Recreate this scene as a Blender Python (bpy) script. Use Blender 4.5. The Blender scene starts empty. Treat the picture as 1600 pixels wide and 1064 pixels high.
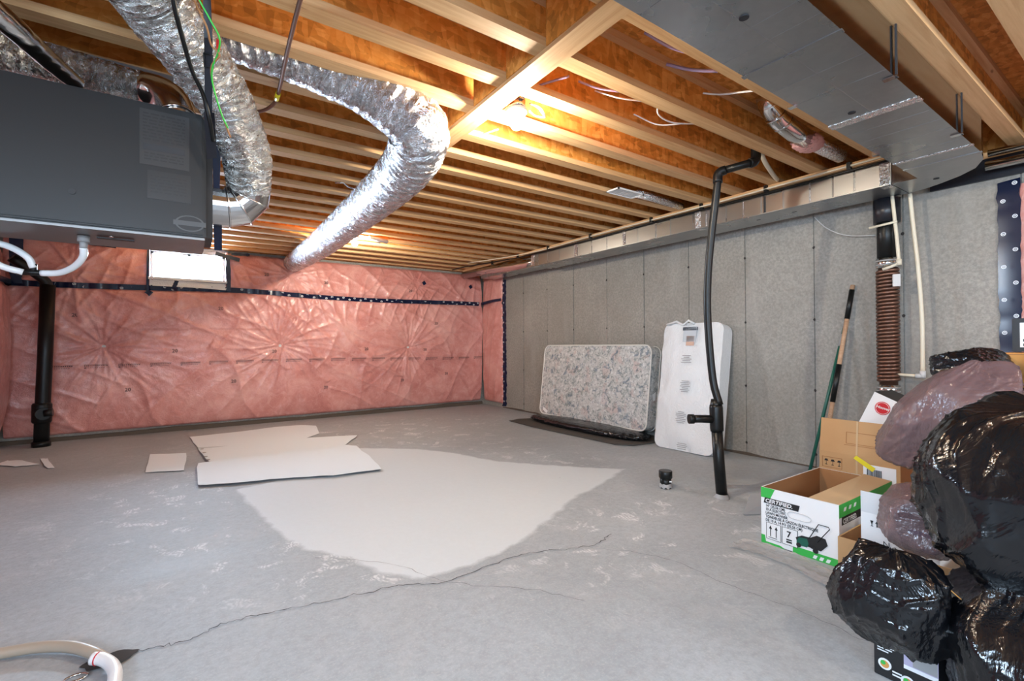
import bpy, bmesh, math, random
import numpy as np
from mathutils import Vector, Matrix
random.seed(7); rng = np.random.default_rng(7)
S = bpy.context.scene; C = S.collection
PI = math.pi
# ------------------------------------------------------------------ camera, light, exposure
YAW, PIT, ROL, CH = math.radians(34.55), math.radians(0.47), math.radians(-0.3), 1.10
F = Vector((math.sin(YAW)*math.cos(PIT), math.cos(YAW)*math.cos(PIT), math.sin(PIT)))
R0 = Vector((math.cos(YAW), -math.sin(YAW), 0)); U0 = R0.cross(F)
Rv = R0*math.cos(ROL) + U0*math.sin(ROL); Uv = -R0*math.sin(ROL) + U0*math.cos(ROL)
cd = bpy.data.cameras.new('camera'); cam = bpy.data.objects.new('camera', cd); C.objects.link(cam)
M = Matrix((Rv, Uv, -F)).transposed().to_4x4(); M.translation = (0, 0, CH); cam.matrix_world = M
cd.sensor_width = 36; cd.lens = 739/1600*36; cd.clip_start = .02
S.camera = cam
S.view_settings.view_transform = 'Standard'; S.view_settings.look = 'None'
S.view_settings.gamma = 1; S.view_settings.use_curve_mapping = False
S.view_settings.exposure = 0.55
w = bpy.data.worlds.new('world'); S.world = w; w.use_nodes = True
w.node_tree.nodes['Background'].inputs[0].default_value = (.75, .87, 1, 1)
w.node_tree.nodes['Background'].inputs[1].default_value = 3.0
S.cycles.max_bounces = 10; S.cycles.diffuse_bounces = 5; S.cycles.glossy_bounces = 4
S.cycles.sample_clamp_indirect = 6
BULB_W = 64
def area(name, loc, rot, sx, sy, power, col):
    l = bpy.data.lights.new(name, 'AREA'); l.shape = 'RECTANGLE'; l.size = sx; l.size_y = sy
    l.energy = power; l.color = col
    o = bpy.data.objects.new(name, l); C.objects.link(o); o.location = loc; o.rotation_euler = rot; return o
# daylight through the window in view; unseen rear and side windows added as fill
area('daylight_far', (.02, 7.98, 2.22), (math.radians(-64), 0, 0), .95, .5, 420, (.60, .79, 1))
area('daylight_fill_rear', (-.6, -2.78, 1.72), (math.radians(76), 0, 0), 1.5, .9, 70, (.60, .79, 1))
area('daylight_fill_rear_b', (2.6, -2.78, 1.72), (math.radians(76), 0, 0), 1.5, .9, 35, (.75, .87, 1))
area('daylight_fill_side', (-2.12, -.4, 1.72), (0, math.radians(-76), 0), .9, 1.5, 130, (.58, .78, 1))

# ------------------------------------------------------------------ materials
def mat(name, col=(.5,.5,.5), rough=.5, metal=0, coat=0, spec=.5, coat_r=.1):
    m = bpy.data.materials.new(name); m.use_nodes = True; nt = m.node_tree
    b = nt.nodes['Principled BSDF']
    b.inputs['Base Color'].default_value = (*col, 1); b.inputs['Roughness'].default_value = rough
    b.inputs['Metallic'].default_value = metal; b.inputs['Coat Weight'].default_value = coat
    b.inputs['Coat Roughness'].default_value = coat_r; b.inputs['Specular IOR Level'].default_value = spec
    m['b'] = 1
    return m
class N:
    """small node helper"""
    def __init__(s, m): s.m = m; s.nt = m.node_tree; s.b = s.nt.nodes['Principled BSDF']
    def new(s, t, **k):
        n = s.nt.nodes.new(t)
        for a, v in k.items(): setattr(n, a, v)
        return n
    def link(s, a, b): s.nt.links.new(a, b)
    def coord(s, scale=(1,1,1), rot=(0,0,0), gen='Object'):
        tc = s.new('ShaderNodeTexCoord'); mp = s.new('ShaderNodeMapping')
        mp.inputs['Scale'].default_value = scale; mp.inputs['Rotation'].default_value = rot
        s.link(tc.outputs[gen], mp.inputs[0]); return mp.outputs[0]
    def noise(s, v, scale, detail=4, rough=.55, dist=0):
        n = s.new('ShaderNodeTexNoise'); n.inputs['Scale'].default_value = scale; n.inputs['Detail'].default_value = detail
        n.inputs['Roughness'].default_value = rough; n.inputs['Distortion'].default_value = dist
        s.link(v, n.inputs['Vector']); return n.outputs['Fac']
    def voro(s, v, scale, feature='F1', out='Distance'):
        n = s.new('ShaderNodeTexVoronoi', feature=feature); n.inputs['Scale'].default_value = scale
        s.link(v, n.inputs['Vector']); return n.outputs[out]
    def ramp(s, f, stops):
        n = s.new('ShaderNodeValToRGB'); e = n.color_ramp.elements
        while len(e) < len(stops): e.new(.5)
        for i, (p, c) in enumerate(stops):
            e[i].position = p; e[i].color = (*c, 1) if len(c) == 3 else c
        s.link(f, n.inputs[0]); return n.outputs[0]
    def rng(s, f, a, b, c=0, d=1):
        n = s.new('ShaderNodeMapRange'); n.inputs[1].default_value = a; n.inputs[2].default_value = b
        n.inputs[3].default_value = c; n.inputs[4].default_value = d; s.link(f, n.inputs[0]); return n.outputs[0]
    def math(s, op, a, b=None):
        n = s.new('ShaderNodeMath', operation=op)
        for i, x in enumerate((a, b)):
            if x is None: continue
            if isinstance(x, (int, float)): n.inputs[i].default_value = x
            else: s.link(x, n.inputs[i])
        return n.outputs[0]
    def mix(s, f, a, b, mode='MIX'):
        n = s.new('ShaderNodeMix', data_type='RGBA', blend_type=mode)
        for i, x in ((0, f), (6, a), (7, b)):
            if isinstance(x, (int, float)): n.inputs[i].default_value = x
            elif isinstance(x, tuple): n.inputs[i].default_value = (*x, 1)
            else: s.link(x, n.inputs[i])
        return n.outputs[2]
    def bump(s, h, strength, dist=.01, coat=False):
        n = s.new('ShaderNodeBump'); n.inputs['Strength'].default_value = strength; n.inputs['Distance'].default_value = dist
        s.link(h, n.inputs['Height'])
        if coat != 'only': s.link(n.outputs[0], s.b.inputs['Normal'])
        if coat: s.link(n.outputs[0], s.b.inputs['Coat Normal'])
    def col(s, c): s.link(c, s.b.inputs['Base Color'])
    def rough(s, c): s.link(c, s.b.inputs['Roughness'])

def concrete_wall():
    m = mat('concrete_wall', rough=.9, spec=.2); n = N(m); v = n.coord()
    a = n.noise(v, 1.1, 5, .6); b = n.noise(v, 45, 4, .7); c = n.noise(n.coord((1,1,.25)), 3, 4)
    col = n.ramp(a, [(.3, (.285,.27,.243)), (.7, (.39,.372,.34))])
    col = n.mix(n.rng(b, .35, .62, 0, .6), col, (.19,.185,.172))
    col = n.mix(n.rng(c, .55, .75, 0, .35), col, (.41,.40,.38))
    pits = n.rng(n.voro(v, 14), 0, .05, 1, 0)
    col = n.mix(n.math('MULTIPLY', pits, .6), col, (.15,.14,.13))
    n.col(col); n.bump(n.math('SUBTRACT', b, pits), .3, .003); return m
def floor_mat():
    m = mat('floor_concrete', rough=.7, spec=.4); n = N(m); v = n.coord()
    a = n.noise(v, .8, 6, .6, .5); b = n.noise(v, 28, 5, .7); c = n.noise(v, 5, 6, .7, .6)
    col = n.ramp(a, [(.3, (.295,.325,.35)), (.7, (.405,.44,.475))])
    col = n.mix(n.rng(b, .40, .64, 0, .45), col, (.25,.26,.27))
    col = n.mix(n.rng(n.noise(v, 90, 3, .7), .5, .72, 0, .35), col, (.52,.53,.54))
    col = n.mix(n.rng(n.noise(v, 2.6, 6, .7, 1.0), .5, .75, 0, .4), col, (.47,.48,.49))
    # scattered chalky scuffs and tread prints
    tread = n.new('ShaderNodeTexWave', wave_type='BANDS'); tread.inputs['Scale'].default_value = 14
    tread.inputs['Distortion'].default_value = 14; tread.inputs['Detail'].default_value = 3; n.link(v, tread.inputs['Vector'])
    sc = n.rng(c, .56, .62, 0, 1)
    at = n.new('ShaderNodeAttribute', attribute_name='scuff')
    scm = n.math('MULTIPLY', sc, n.rng(at.outputs['Fac'], 0, 1, .06, .95))
    scm = n.math('MULTIPLY', scm, n.rng(tread.outputs['Fac'], .2, .9, .25, 1))
    col = n.mix(n.math('MULTIPLY', scm, .75), col, (.72,.73,.74))
    # the pale patch, a lighter tone inside its own outline
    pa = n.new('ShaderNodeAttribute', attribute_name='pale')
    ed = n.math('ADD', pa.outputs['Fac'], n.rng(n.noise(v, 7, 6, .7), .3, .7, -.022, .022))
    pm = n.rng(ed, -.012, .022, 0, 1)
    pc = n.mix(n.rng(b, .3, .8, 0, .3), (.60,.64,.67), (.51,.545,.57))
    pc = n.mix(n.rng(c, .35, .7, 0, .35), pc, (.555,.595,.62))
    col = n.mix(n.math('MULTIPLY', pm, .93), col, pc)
    # darker towards the far and right walls, dirt round the drain hole
    dk = n.new('ShaderNodeAttribute', attribute_name='floor_dark')
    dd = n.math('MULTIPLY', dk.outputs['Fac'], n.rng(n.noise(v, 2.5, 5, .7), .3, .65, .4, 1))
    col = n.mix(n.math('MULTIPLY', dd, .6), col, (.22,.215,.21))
    sp = n.rng(n.voro(v, 3.3), 0, .022, 1, 0)
    col = n.mix(n.math('MULTIPLY', sp, .7), col, (.12,.11,.10))
    n.col(col); n.rough(n.rng(a, .3, .7, .55, .75)); n.bump(n.math('ADD', b, n.math('MULTIPLY', c, 1.5)), .25, .004); return m
def pink_mat():
    m = mat('pink_insulation', rough=.55, coat=.9, coat_r=.16, spec=.3); n = N(m); v = n.coord()
    a = n.noise(v, 2.2, 6, .62, .8); b = n.noise(v, 9, 5, .65, 1.0); t = n.noise(v, 60, 3, .6)
    col = n.ramp(a, [(.28, (.50,.175,.155)), (.5, (.62,.26,.23)), (.72, (.74,.39,.35))])
    col = n.mix(n.rng(b, .5, .7, 0, .45), col, (.76,.44,.40))
    col = n.mix(n.rng(b, .42, .28, 0, .3), col, (.42,.12,.11))
    col = n.mix(n.rng(t, .5, .8, 0, .15), col, (.85,.6,.55))
    n.col(col); n.bump(n.math('ADD', b, n.math('MULTIPLY', n.noise(n.coord(), 26, 3, .6, 1.5), .4)), .35, .02, True); return m
def foil_mat(name='foil', col=(.78,.78,.80), sc=26, st=.9, att=False):
    m = mat(name, col, .22, 1); n = N(m); v = n.coord()
    if att:
        v = n.new('ShaderNodeAttribute', attribute_name='duct_co').outputs['Vector']
        a = n.noise(v, sc, 4, .6, 2.5); b = n.voro(v, sc*.9)
        rd = n.math('ABSOLUTE', n.math('SUBTRACT', a, .5))
        n.bump(n.math('ADD', n.math('MULTIPLY', rd, 2.2), n.math('MULTIPLY', b, .5)), st, .022)
        n.rough(n.rng(n.noise(v, sc*2, 3, .6), .3, .7, .16, .34)); return m
    a = n.voro(v, sc); b = n.noise(v, sc*1.6, 3, .6, 1.2)
    n.bump(n.math('ADD', a, n.math('MULTIPLY', b, .8)), st, .02)
    n.rough(n.rng(b, .3, .7, .15, .38)); return m
def galv(name='galvanised', col=(.58,.59,.60), r=.38):
    m = mat(name, col, r, .9); n = N(m); v = n.coord()
    a = n.noise(v, 60, 2, .6); b = n.voro(v, 38, out='Color')
    bw = n.new('ShaderNodeRGBToBW'); n.link(b, bw.inputs[0])
    c = n.mix(n.rng(bw.outputs[0], 0, 1, 0, .35), col, tuple(x*1.25 for x in col))
    c = n.mix(n.rng(n.noise(v, 1.8, 4), .5, .75, 0, .35), c, tuple(x*.7 for x in col))
    n.col(c); n.rough(n.rng(n.noise(v, 3, 3), .3, .7, r-.08, r+.1)); return m
def pine(axis='X', name='pine', base=(.66,.42,.21), dark=(.50,.27,.11)):
    m = mat(name, rough=.65, spec=.25); n = N(m)
    s = (.6, 14, 14) if axis == 'X' else (14, .6, 14)
    v = n.coord(s); oi = n.new('ShaderNodeObjectInfo')
    g = n.noise(v, 2.5, 6, .65, .6); k = n.noise(n.coord(tuple(x**.5 for x in s)), 5, 2, .5)
    col = n.ramp(g, [(.32, dark), (.62, base)])
    col = n.mix(n.rng(k, .72, .76, 0, .8), col, (.22,.10,.04))
    col = n.mix(n.rng(oi.outputs['Random'], 0, 1, 0, .3), col, (.68,.46,.27))
    n.col(col); n.bump(g, .2, .003); return m
def osb(name='osb', base=(.46,.185,.035), axis=0):
    m = mat(name, rough=.6, spec=.3); n = N(m); v = n.coord()
    a = n.voro(n.coord((10, 26, 26), (.2,.6,.5)), 1.5, out='Color'); b = n.voro(n.coord((22, 22, 8), (.3,-.8,1.1)), 1.5, out='Color')
    bw = n.new('ShaderNodeRGBToBW'); n.link(a, bw.inputs[0]); bw2 = n.new('ShaderNodeRGBToBW'); n.link(b, bw2.inputs[0])
    f = n.math('MULTIPLY', n.math('ADD', bw.outputs[0], bw2.outputs[0]), .5)
    f = n.math('ADD', n.math('MULTIPLY', f, .7), n.math('MULTIPLY', n.noise(v, 9, 5, .7, 1.5), .3))
    col = n.ramp(f, [(.25, tuple(x*.62 for x in base)), (.5, base), (.75, (base[0]*1.25, base[1]*1.5, base[2]*2.2))])
    n.col(col); n.bump(f, .3, .004); return m
def plastic_bag(name, col, rough=.18, alpha=None, sc=10, st=.5):
    m = mat(name, col, rough, 0, .15, .45, .2); n = N(m); v = n.coord((1, 1, .55))
    a = n.noise(v, sc, 5, .62, 2.6); b = n.noise(n.coord((1, 1, .3), (.4, .3, 0)), sc*3, 4, .6, 1.5)
    rd = n.math('ABSOLUTE', n.math('SUBTRACT', a, .5)); r2 = n.math('ABSOLUTE', n.math('SUBTRACT', b, .5))
    n.bump(n.math('SUBTRACT', 0, n.math('ADD', rd, n.math('MULTIPLY', r2, .3))), st, .09, True)
    if alpha: n.b.inputs['Alpha'].default_value = alpha
    return m
def card(name, col):
    m = mat(name, col, .8, spec=.2); n = N(m); g = n.noise(n.coord((1,1,1)), 3, 5, .6); h = n.noise(n.coord((1,1,40)), 6, 2)
    n.col(n.mix(n.rng(g, .3, .7, 0, .3), col, tuple(x*.72 for x in col))); n.bump(h, .1, .002); return m
def floral_mat():
    m = mat('floral_fabric', rough=.75, spec=.25); n = N(m); v = n.coord()
    wv = n.new('ShaderNodeVectorMath', operation='ADD'); nn = n.new('ShaderNodeTexNoise'); nn.inputs['Scale'].default_value = 6
    n.link(v, nn.inputs['Vector']); sc = n.new('ShaderNodeVectorMath', operation='SCALE'); sc.inputs['Scale'].default_value = .06
    n.link(nn.outputs['Color'], sc.inputs[0]); n.link(v, wv.inputs[0]); n.link(sc.outputs[0], wv.inputs[1]); V = wv.outputs[0]
    big = n.noise(V, 4.2, 3, .6, 1); leaf = n.noise(V, 17, 5, .8, .5); pet = n.voro(V, 24)
    col = n.mix(n.rng(pet, .1, .5, 0, .8), (.66,.67,.66), (.46,.46,.45))
    rose = n.rng(n.noise(V, 6.5, 2, .5), .56, .63, 0, 1)
    col = n.mix(n.math('MULTIPLY', rose, .5), col, (.50,.36,.335))
    col = n.mix(n.rng(leaf, .52, .58, 0, .8), col, (.20,.235,.235))
    col = n.mix(n.math('MULTIPLY', n.rng(n.noise(V, 10, 4, .75, .4), .56, .62, 0, 1), .75), col, (.13,.18,.24))
    col = n.mix(n.rng(big, .55, .7, 0, .35), col, (.62,.64,.66))
    tag_ = n.noise(V, 40, 3, .7, .4); col = n.mix(n.rng(tag_, .58, .64, 0, .7), col, (.10,.12,.12))
    n.col(col); n.bump(n.math('ADD', pet, leaf), .35, .01); return m

MT = dict(
    wall=concrete_wall(), floor=floor_mat(), pink=pink_mat(), foil=foil_mat('foil', (.60,.60,.62), 11, .9, True), foil_fine=foil_mat('foil_fine', (.58,.57,.55), 17, .95, True), galv=galv(), pineX=pine('X'), pineY=pine('Y', 'pine_beam'),
    webs=osb('osb_web', (.66,.27,.05)), sheet=osb('osb_sheet', (.62,.25,.05)),
    furn=mat('furnace_steel', (.02,.02,.0205), .36, .25, spec=.35), furn_dark=mat('dark_gasket', (.015,.015,.018), .6),
    brightmetal=mat('bright_metal', (.62,.61,.60), .15, 1), tape_foil=foil_mat('foil_tape', (.80,.80,.80), 60, .6),
    duct=galv('duct_steel', (.36,.37,.375), .30), duct_side=mat('polished_duct', (.30,.29,.28), .11, 1), panel=mat('panel_steel', (.40,.38,.36), .30, .95), abs=mat('black_pipe', (.006,.0065,.0065), .36, spec=.3), copper=mat('copper', (.20,.11,.08), .4, .85),
    pvc=mat('cream_pipe', (.66,.60,.47), .4), white_pl=mat('white_plastic', (.78,.79,.80), .35), tube=mat('milky_tube', (.78,.82,.84), .2, coat=.6),
    navy=mat('navy_tape', (.005,.011,.040), .25, spec=.45), logo=mat('tape_print', (.72,.78,.85), .5),
    black_bag=plastic_bag('black_bag_plastic', (.004,.0045,.006), .16, None, 3.2, .16), clear=plastic_bag('clear_poly', (.62,.60,.60), .15, .45, 14),
    haze=plastic_bag('hazy_purple_bag', (.17,.105,.11), .2, .74, 4, .3), poly=plastic_bag('white_poly', (.78,.80,.82), .25, sc=13, st=.45),
    floral=floral_mat(), piping=mat('piping', (.68,.67,.63), .6), card=card('cardboard', (.50,.30,.145)), card_dark=card('brown_card', (.36,.17,.07)),
    card_tan=card('tan_card', (.55,.39,.23)), white=mat('white_print', (.78,.79,.80), .5), green=mat('green_print', (.04,.42,.07), .45),
    black=mat('black_print', (.012,.012,.013), .5), dgreen=mat('dark_green', (.01,.10,.07), .4), red=mat('red_print', (.55,.02,.03), .4),
    paper=mat('paper_sheet', (.74,.80,.85), .75, spec=.2), yellow=mat('yellow', (.75,.62,.02), .4), wood=pine('Y', 'handle_wood', (.48,.31,.2), (.33,.19,.11)),
    membrane=mat('black_membrane', (.01,.011,.016), .35), grey_tape=mat('grey_tape', (.30,.31,.32), .4), crack=mat('crack', (.035,.03,.028), .9),
    dirt=mat('dirt', (.09,.07,.055), .95), beige=mat('beige_hose', (.40,.345,.275), .4), orange=mat('orange_box', (.60,.28,.07), .7),
    navybox=mat('navy_lid', (.02,.03,.06), .4), pinkwool=mat('pink_wool', (.70,.38,.36), .8), grey=mat('grey_plastic', (.30,.30,.30), .5),
    lilac=mat('lilac_print', (.42,.38,.52), .5), blue=mat('blue_print', (.02,.10,.55), .5), frame=mat('window_vinyl', (.82,.83,.84), .4),
    wool_print=mat('ink', (.10,.055,.055), .7), label=mat('grey_label', (.007,.007,.007), .45), label_l=mat('pale_label', (.55,.55,.55), .5),
    wire_p=mat('purple_wire', (.30,.22,.36), .4), green_w=mat('green_wire', (.03,.45,.05), .4), redf=mat('red_tab', (.6,.02,.02), .4),
)
n_ = N(MT['panel']); oi = n_.new('ShaderNodeObjectInfo'); n_.col(n_.mix(oi.outputs['Random'], (.30,.285,.27), (.56,.55,.53))); n_.rough(n_.rng(oi.outputs['Random'], 0, 1, .36, .24))
m = bpy.data.materials.new('window_glass'); m.use_nodes = True; nt = m.node_tree; nt.nodes.clear()
o_ = nt.nodes.new('ShaderNodeOutputMaterial'); mx = nt.nodes.new('ShaderNodeMixShader'); tr = nt.nodes.new('ShaderNodeBsdfTransparent'); gl = nt.nodes.new('ShaderNodeBsdfGlossy')
gl.inputs['Roughness'].default_value = .02; mx.inputs[0].default_value = .08
nt.links.new(tr.outputs[0], mx.inputs[1]); nt.links.new(gl.outputs[0], mx.inputs[2]); nt.links.new(mx.outputs[0], o_.inputs[0]); MT['glass'] = m
def emis(name, col, s):
    m = bpy.data.materials.new(name); m.use_nodes = True; b = m.node_tree.nodes['Principled BSDF']
    b.inputs['Base Color'].default_value = (*col, 1); b.inputs['Emission Color'].default_value = (*col, 1); b.inputs['Emission Strength'].default_value = s; return m
MT['bulb_fill'] = emis('fill_bulb_rear', (1, .87, .70), 34/(PI*4*PI*.034**2))
MT['bulb'] = emis('lit_bulb', (1, .89, .73), BULB_W/(PI*4*PI*.034**2))

# ------------------------------------------------------------------ mesh helpers
def link(o, parent=None):
    C.objects.link(o)
    if parent is not None: o.parent = parent
    return o
def mesh(name, verts, faces, m, parent=None, smooth=False):
    me = bpy.data.meshes.new(name); me.from_pydata([tuple(map(float, v)) for v in verts], [], faces)
    me.materials.append(MT[m] if isinstance(m, str) else m)
    if smooth: me.polygons.foreach_set('use_smooth', [True]*len(me.polygons))
    me.update(); return link(bpy.data.objects.new(name, me), parent)
def fin(name, bm, m, parent=None, smooth=False, recalc=True):
    if recalc: bmesh.ops.recalc_face_normals(bm, faces=bm.faces)
    me = bpy.data.meshes.new(name); bm.to_mesh(me); bm.free()
    me.materials.append(MT[m] if isinstance(m, str) else m)
    if smooth:
        me.polygons.foreach_set('use_smooth', [True]*len(me.polygons)); 
        try: me.set_sharp_from_angle(angle=math.radians(40))
        except Exception: pass
    return link(bpy.data.objects.new(name, me), parent)
def bx(bm, x0, y0, z0, x1, y1, z1, mtx=None, bev=0):
    r = bmesh.ops.create_cube(bm, size=1)['verts']
    for v in r:
        v.co = Vector(((x0+x1)/2 + v.co.x*(x1-x0), (y0+y1)/2 + v.co.y*(y1-y0), (z0+z1)/2 + v.co.z*(z1-z0)))
    if bev:
        es = list({e for v in r for e in v.link_edges}); g = bmesh.ops.bevel(bm, geom=es, offset=bev, segments=2, affect='EDGES')
        r = list({v for f in g['faces'] for v in f.verts} | {v for v in r if v.is_valid})
    if mtx is not None:
        for v in r:
            if v.is_valid: v.co = mtx @ v.co
    return r
def box(name, a, b, m, parent=None, bev=0, mtx=None):
    bm = bmesh.new(); bx(bm, *[min(a[i], b[i]) for i in range(3)], *[max(a[i], b[i]) for i in range(3)], mtx=mtx, bev=bev)
    return fin(name, bm, m, parent)
def smooth_path(pts, n=8):
    P = [np.array(p, float) for p in pts]; P = [2*P[0]-P[1]] + P + [2*P[-1]-P[-2]]; out = []
    for i in range(1, len(P)-2):
        for k in range(n):
            t = k/n; p0, p1, p2, p3 = P[i-1:i+3]
            out.append(.5*((2*p1)+(-p0+p2)*t+(2*p0-5*p1+4*p2-p3)*t*t+(-p0+3*p1-3*p2+p3)*t**3))
    out.append(P[-2]); return out
def tube_data(path, r, seg=12, cap=True, disp=None):
    path = [np.array(p, float) for p in path]; n = len(path)
    T = [path[min(i+1, n-1)]-path[max(i-1, 0)] for i in range(n)]; T = [t/(np.linalg.norm(t)+1e-9) for t in T]
    up = np.array([0, 0, 1.]) if abs(T[0][2]) < .9 else np.array([1., 0, 0])
    A = np.cross(T[0], up); A /= np.linalg.norm(A); V = []; s = 0
    for i in range(n):
        A = A - T[i]*A.dot(T[i]); A /= np.linalg.norm(A); B = np.cross(T[i], A)
        if i: s += np.linalg.norm(path[i]-path[i-1])
        ri = r[i] if hasattr(r, '__len__') else r
        for k in range(seg):
            a = 2*PI*k/seg; rr = ri + (disp(s, a, i) if disp else 0)
            V.append(path[i]+(A*math.cos(a)+B*math.sin(a))*rr)
    Fc = [(i*seg+k, i*seg+(k+1) % seg, (i+1)*seg+(k+1) % seg, (i+1)*seg+k) for i in range(n-1) for k in range(seg)]
    if cap: Fc += [tuple(range(seg))[::-1], tuple((n-1)*seg+k for k in range(seg))]
    return V, Fc
def tube(name, path, r, m, parent=None, seg=12, cap=True, disp=None, n=0):
    if n: path = smooth_path(path, n)
    return fin_data(name, [tube_data(path, r, seg, cap, disp)], m, parent)
def fin_data(name, lst, m, parent=None, smooth=True):
    V, Fc = [], []
    for v, f in lst:
        k = len(V); V += list(v); Fc += [tuple(i+k for i in q) for q in f]
    o = mesh(name, V, Fc, m, parent, False)
    if smooth:
        o.data.polygons.foreach_set('use_smooth', [len(q) < 6 for q in Fc])
    return o
def fin_parts(name, lst, m, root):
    for d in lst: keep(fin_data(name, [d], m), root)
def rv(pts, r, n=None):  # interpolate a list of radii along a smoothed path
    return list(np.interp(np.linspace(0, len(r)-1, n), range(len(r)), r))
def flex(name, pts, radii, m, parent=None, seg=40, n=22, amp=.006, seed=0, ring=.045):
    P = smooth_path(pts, n); r = rv(P, radii, len(P)); g = np.random.default_rng(seed)
    W = [(g.uniform(8, 60), g.integers(1, 7), g.uniform(0, 6.3), g.uniform(.3, 1)) for _ in range(14)]
    def d(s, a, i):
        v = sum(w*abs(math.sin(k*s+q*a+p)) for k, q, p, w in W)/6
        return amp*(v-1) + amp*.55*abs(math.sin(PI*s/ring + 1.2*math.sin(2*a+s*6)))
    o = tube(name, P, r, m, parent, seg, True, d); S_ = np.concatenate([[0], np.cumsum([np.linalg.norm(P[i]-P[i-1]) for i in range(1, len(P))])])
    A = np.array([[(S_[i]*2.0+seed, r[i]*math.cos(2*PI*k/seg+S_[i]*2.2), r[i]*math.sin(2*PI*k/seg+S_[i]*2.2)) for k in range(seg)] for i in range(len(P))])
    at_ = o.data.attributes.new('duct_co', 'FLOAT_VECTOR', 'POINT'); at_.data.foreach_set('vector', A.reshape(-1).astype(np.float32)); return o
def empty(name, loc=(0,0,0)):
    o = bpy.data.objects.new(name, None); C.objects.link(o); o.location = loc; o.empty_display_size = .05; return o
def tag(o, label=None, cat=None, group=None, kind=None):
    for k, v in (('label', label), ('category', cat), ('group', group), ('kind', kind)):
        if v: o[k] = v
    return o
def thing(name, label, cat, group=None, loc=(0,0,0)): return tag(empty(name, loc), label, cat, group)
def keep(o, root):
    """parent o to a root that is not at the origin, keeping o in place"""
    o.parent = root; o.location = Vector(o.location) - Vector(root.location); return o
def text(name, s, size, origin, xdir, ydir, m, parent=None, off=.0012, bold=0, align='LEFT', sx=1, shear=0):
    cu = bpy.data.curves.new(name, 'FONT'); cu.body = s; cu.size = size; cu.offset = bold; cu.align_x = align; cu.resolution_u = 2; cu.shear = shear
    t = bpy.data.objects.new('t', cu); C.objects.link(t)
    me = bpy.data.meshes.new_from_object(t.evaluated_get(bpy.context.evaluated_depsgraph_get()))
    bpy.data.objects.remove(t); X = Vector(xdir).normalized(); Y = Vector(ydir).normalized(); Z = X.cross(Y)
    A = Matrix((X*sx, Y, Z)).transposed().to_4x4(); A.translation = Vector(origin)+Z*off
    me.transform(A); me.materials.clear(); me.materials.append(MT[m]); me.name = name
    return link(bpy.data.objects.new(name, me), parent)
def plate(name, o, X, Y, w, h, m, parent=None, off=.0008, pts=None):
    X = Vector(X).normalized(); Y = Vector(Y).normalized(); Z = X.cross(Y); o = Vector(o)+Z*off
    pts = pts or [(0,0), (w,0), (w,h), (0,h)]
    n = len(pts); V = [o+X*a+Y*b for a, b in pts] + [o+X*a+Y*b-Z*off*.8 for a, b in pts]
    return mesh(name, V, [tuple(range(n)), tuple(range(2*n-1, n-1, -1))]+[(i, (i+n), ((i+1) % n)+n, (i+1) % n) for i in range(n)], m, parent)
def vnoise(x, y, seed=0, oct=4, freq=1., gain=.5):
    """vectorised value noise, -1..1"""
    g = np.random.default_rng(seed); out = 0; a = 1; tot = 0
    for o in range(oct):
        G = g.uniform(-1, 1, (256, 256)); X = x*freq+17.3*o; Y = y*freq+5.7*o
        i = np.floor(X).astype(int); j = np.floor(Y).astype(int); u = X-i; v = Y-j; u = u*u*(3-2*u); v = v*v*(3-2*v)
        q = G[i % 256, j % 256]*(1-u)*(1-v)+G[(i+1) % 256, j % 256]*u*(1-v)+G[i % 256, (j+1) % 256]*(1-u)*v+G[(i+1) % 256, (j+1) % 256]*u*v
        out = out+q*a; tot += a; a *= gain; freq *= 2
    return out/tot
def grid_faces(nu, nv):
    i, j = np.meshgrid(np.arange(nu-1), np.arange(nv-1), indexing='ij'); a = (i*nv+j).ravel()
    return np.stack([a, a+nv, a+nv+1, a+1], 1)
def grid(name, P, m, parent=None, flip=False):
    nu, nv = P.shape[:2]; Fc = grid_faces(nu, nv)
    if flip: Fc = Fc[:, ::-1]
    me = bpy.data.meshes.new(name); me.vertices.add(nu*nv); me.vertices.foreach_set('co', P.reshape(-1).astype(np.float32))
    me.loops.add(Fc.size); me.loops.foreach_set('vertex_index', Fc.reshape(-1).astype(np.int32))
    me.polygons.add(len(Fc)); me.polygons.foreach_set('loop_start', np.arange(0, Fc.size, 4, dtype=np.int32))
    me.polygons.foreach_set('use_smooth', [True]*len(Fc)); me.update(calc_edges=True); me.validate()
    me.materials.append(MT[m] if isinstance(m, str) else m)
    return link(bpy.data.objects.new(name, me), parent)

# ------------------------------------------------------------------ setting: floor
XL, XR, YB, YF, ZJ, WT = -1.72, 4.56, 7.57, -2.6, 2.41, 2.28
st = lambda o: tag(o, kind='structure')
def sdist(poly, X, Y):
    d = np.full(X.shape, 1e9); ins = np.zeros(X.shape, bool); n = len(poly)
    for i in range(n):
        (ax, ay), (bx_, by) = poly[i], poly[(i+1) % n]; ex, ey = bx_-ax, by-ay
        t = np.clip(((X-ax)*ex+(Y-ay)*ey)/(ex*ex+ey*ey), 0, 1); d = np.minimum(d, np.hypot(X-ax-t*ex, Y-ay-t*ey))
        c = ((ay > Y) != (by > Y)) & (X < (bx_-ax)*(Y-ay)/(by-ay+1e-12)+ax); ins ^= c
    return np.where(ins, d, -d)
gx = np.arange(XL-.05, XR+.1, .03); gy = np.arange(YF-.05, YB+.1, .03)
X, Y = np.meshgrid(gx, gy, indexing='ij')
Z = vnoise(X, Y, 3, 4, 1.2)*.003
fl = grid('floor', np.stack([X, Y, Z], -1), 'floor'); st(fl)
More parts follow.
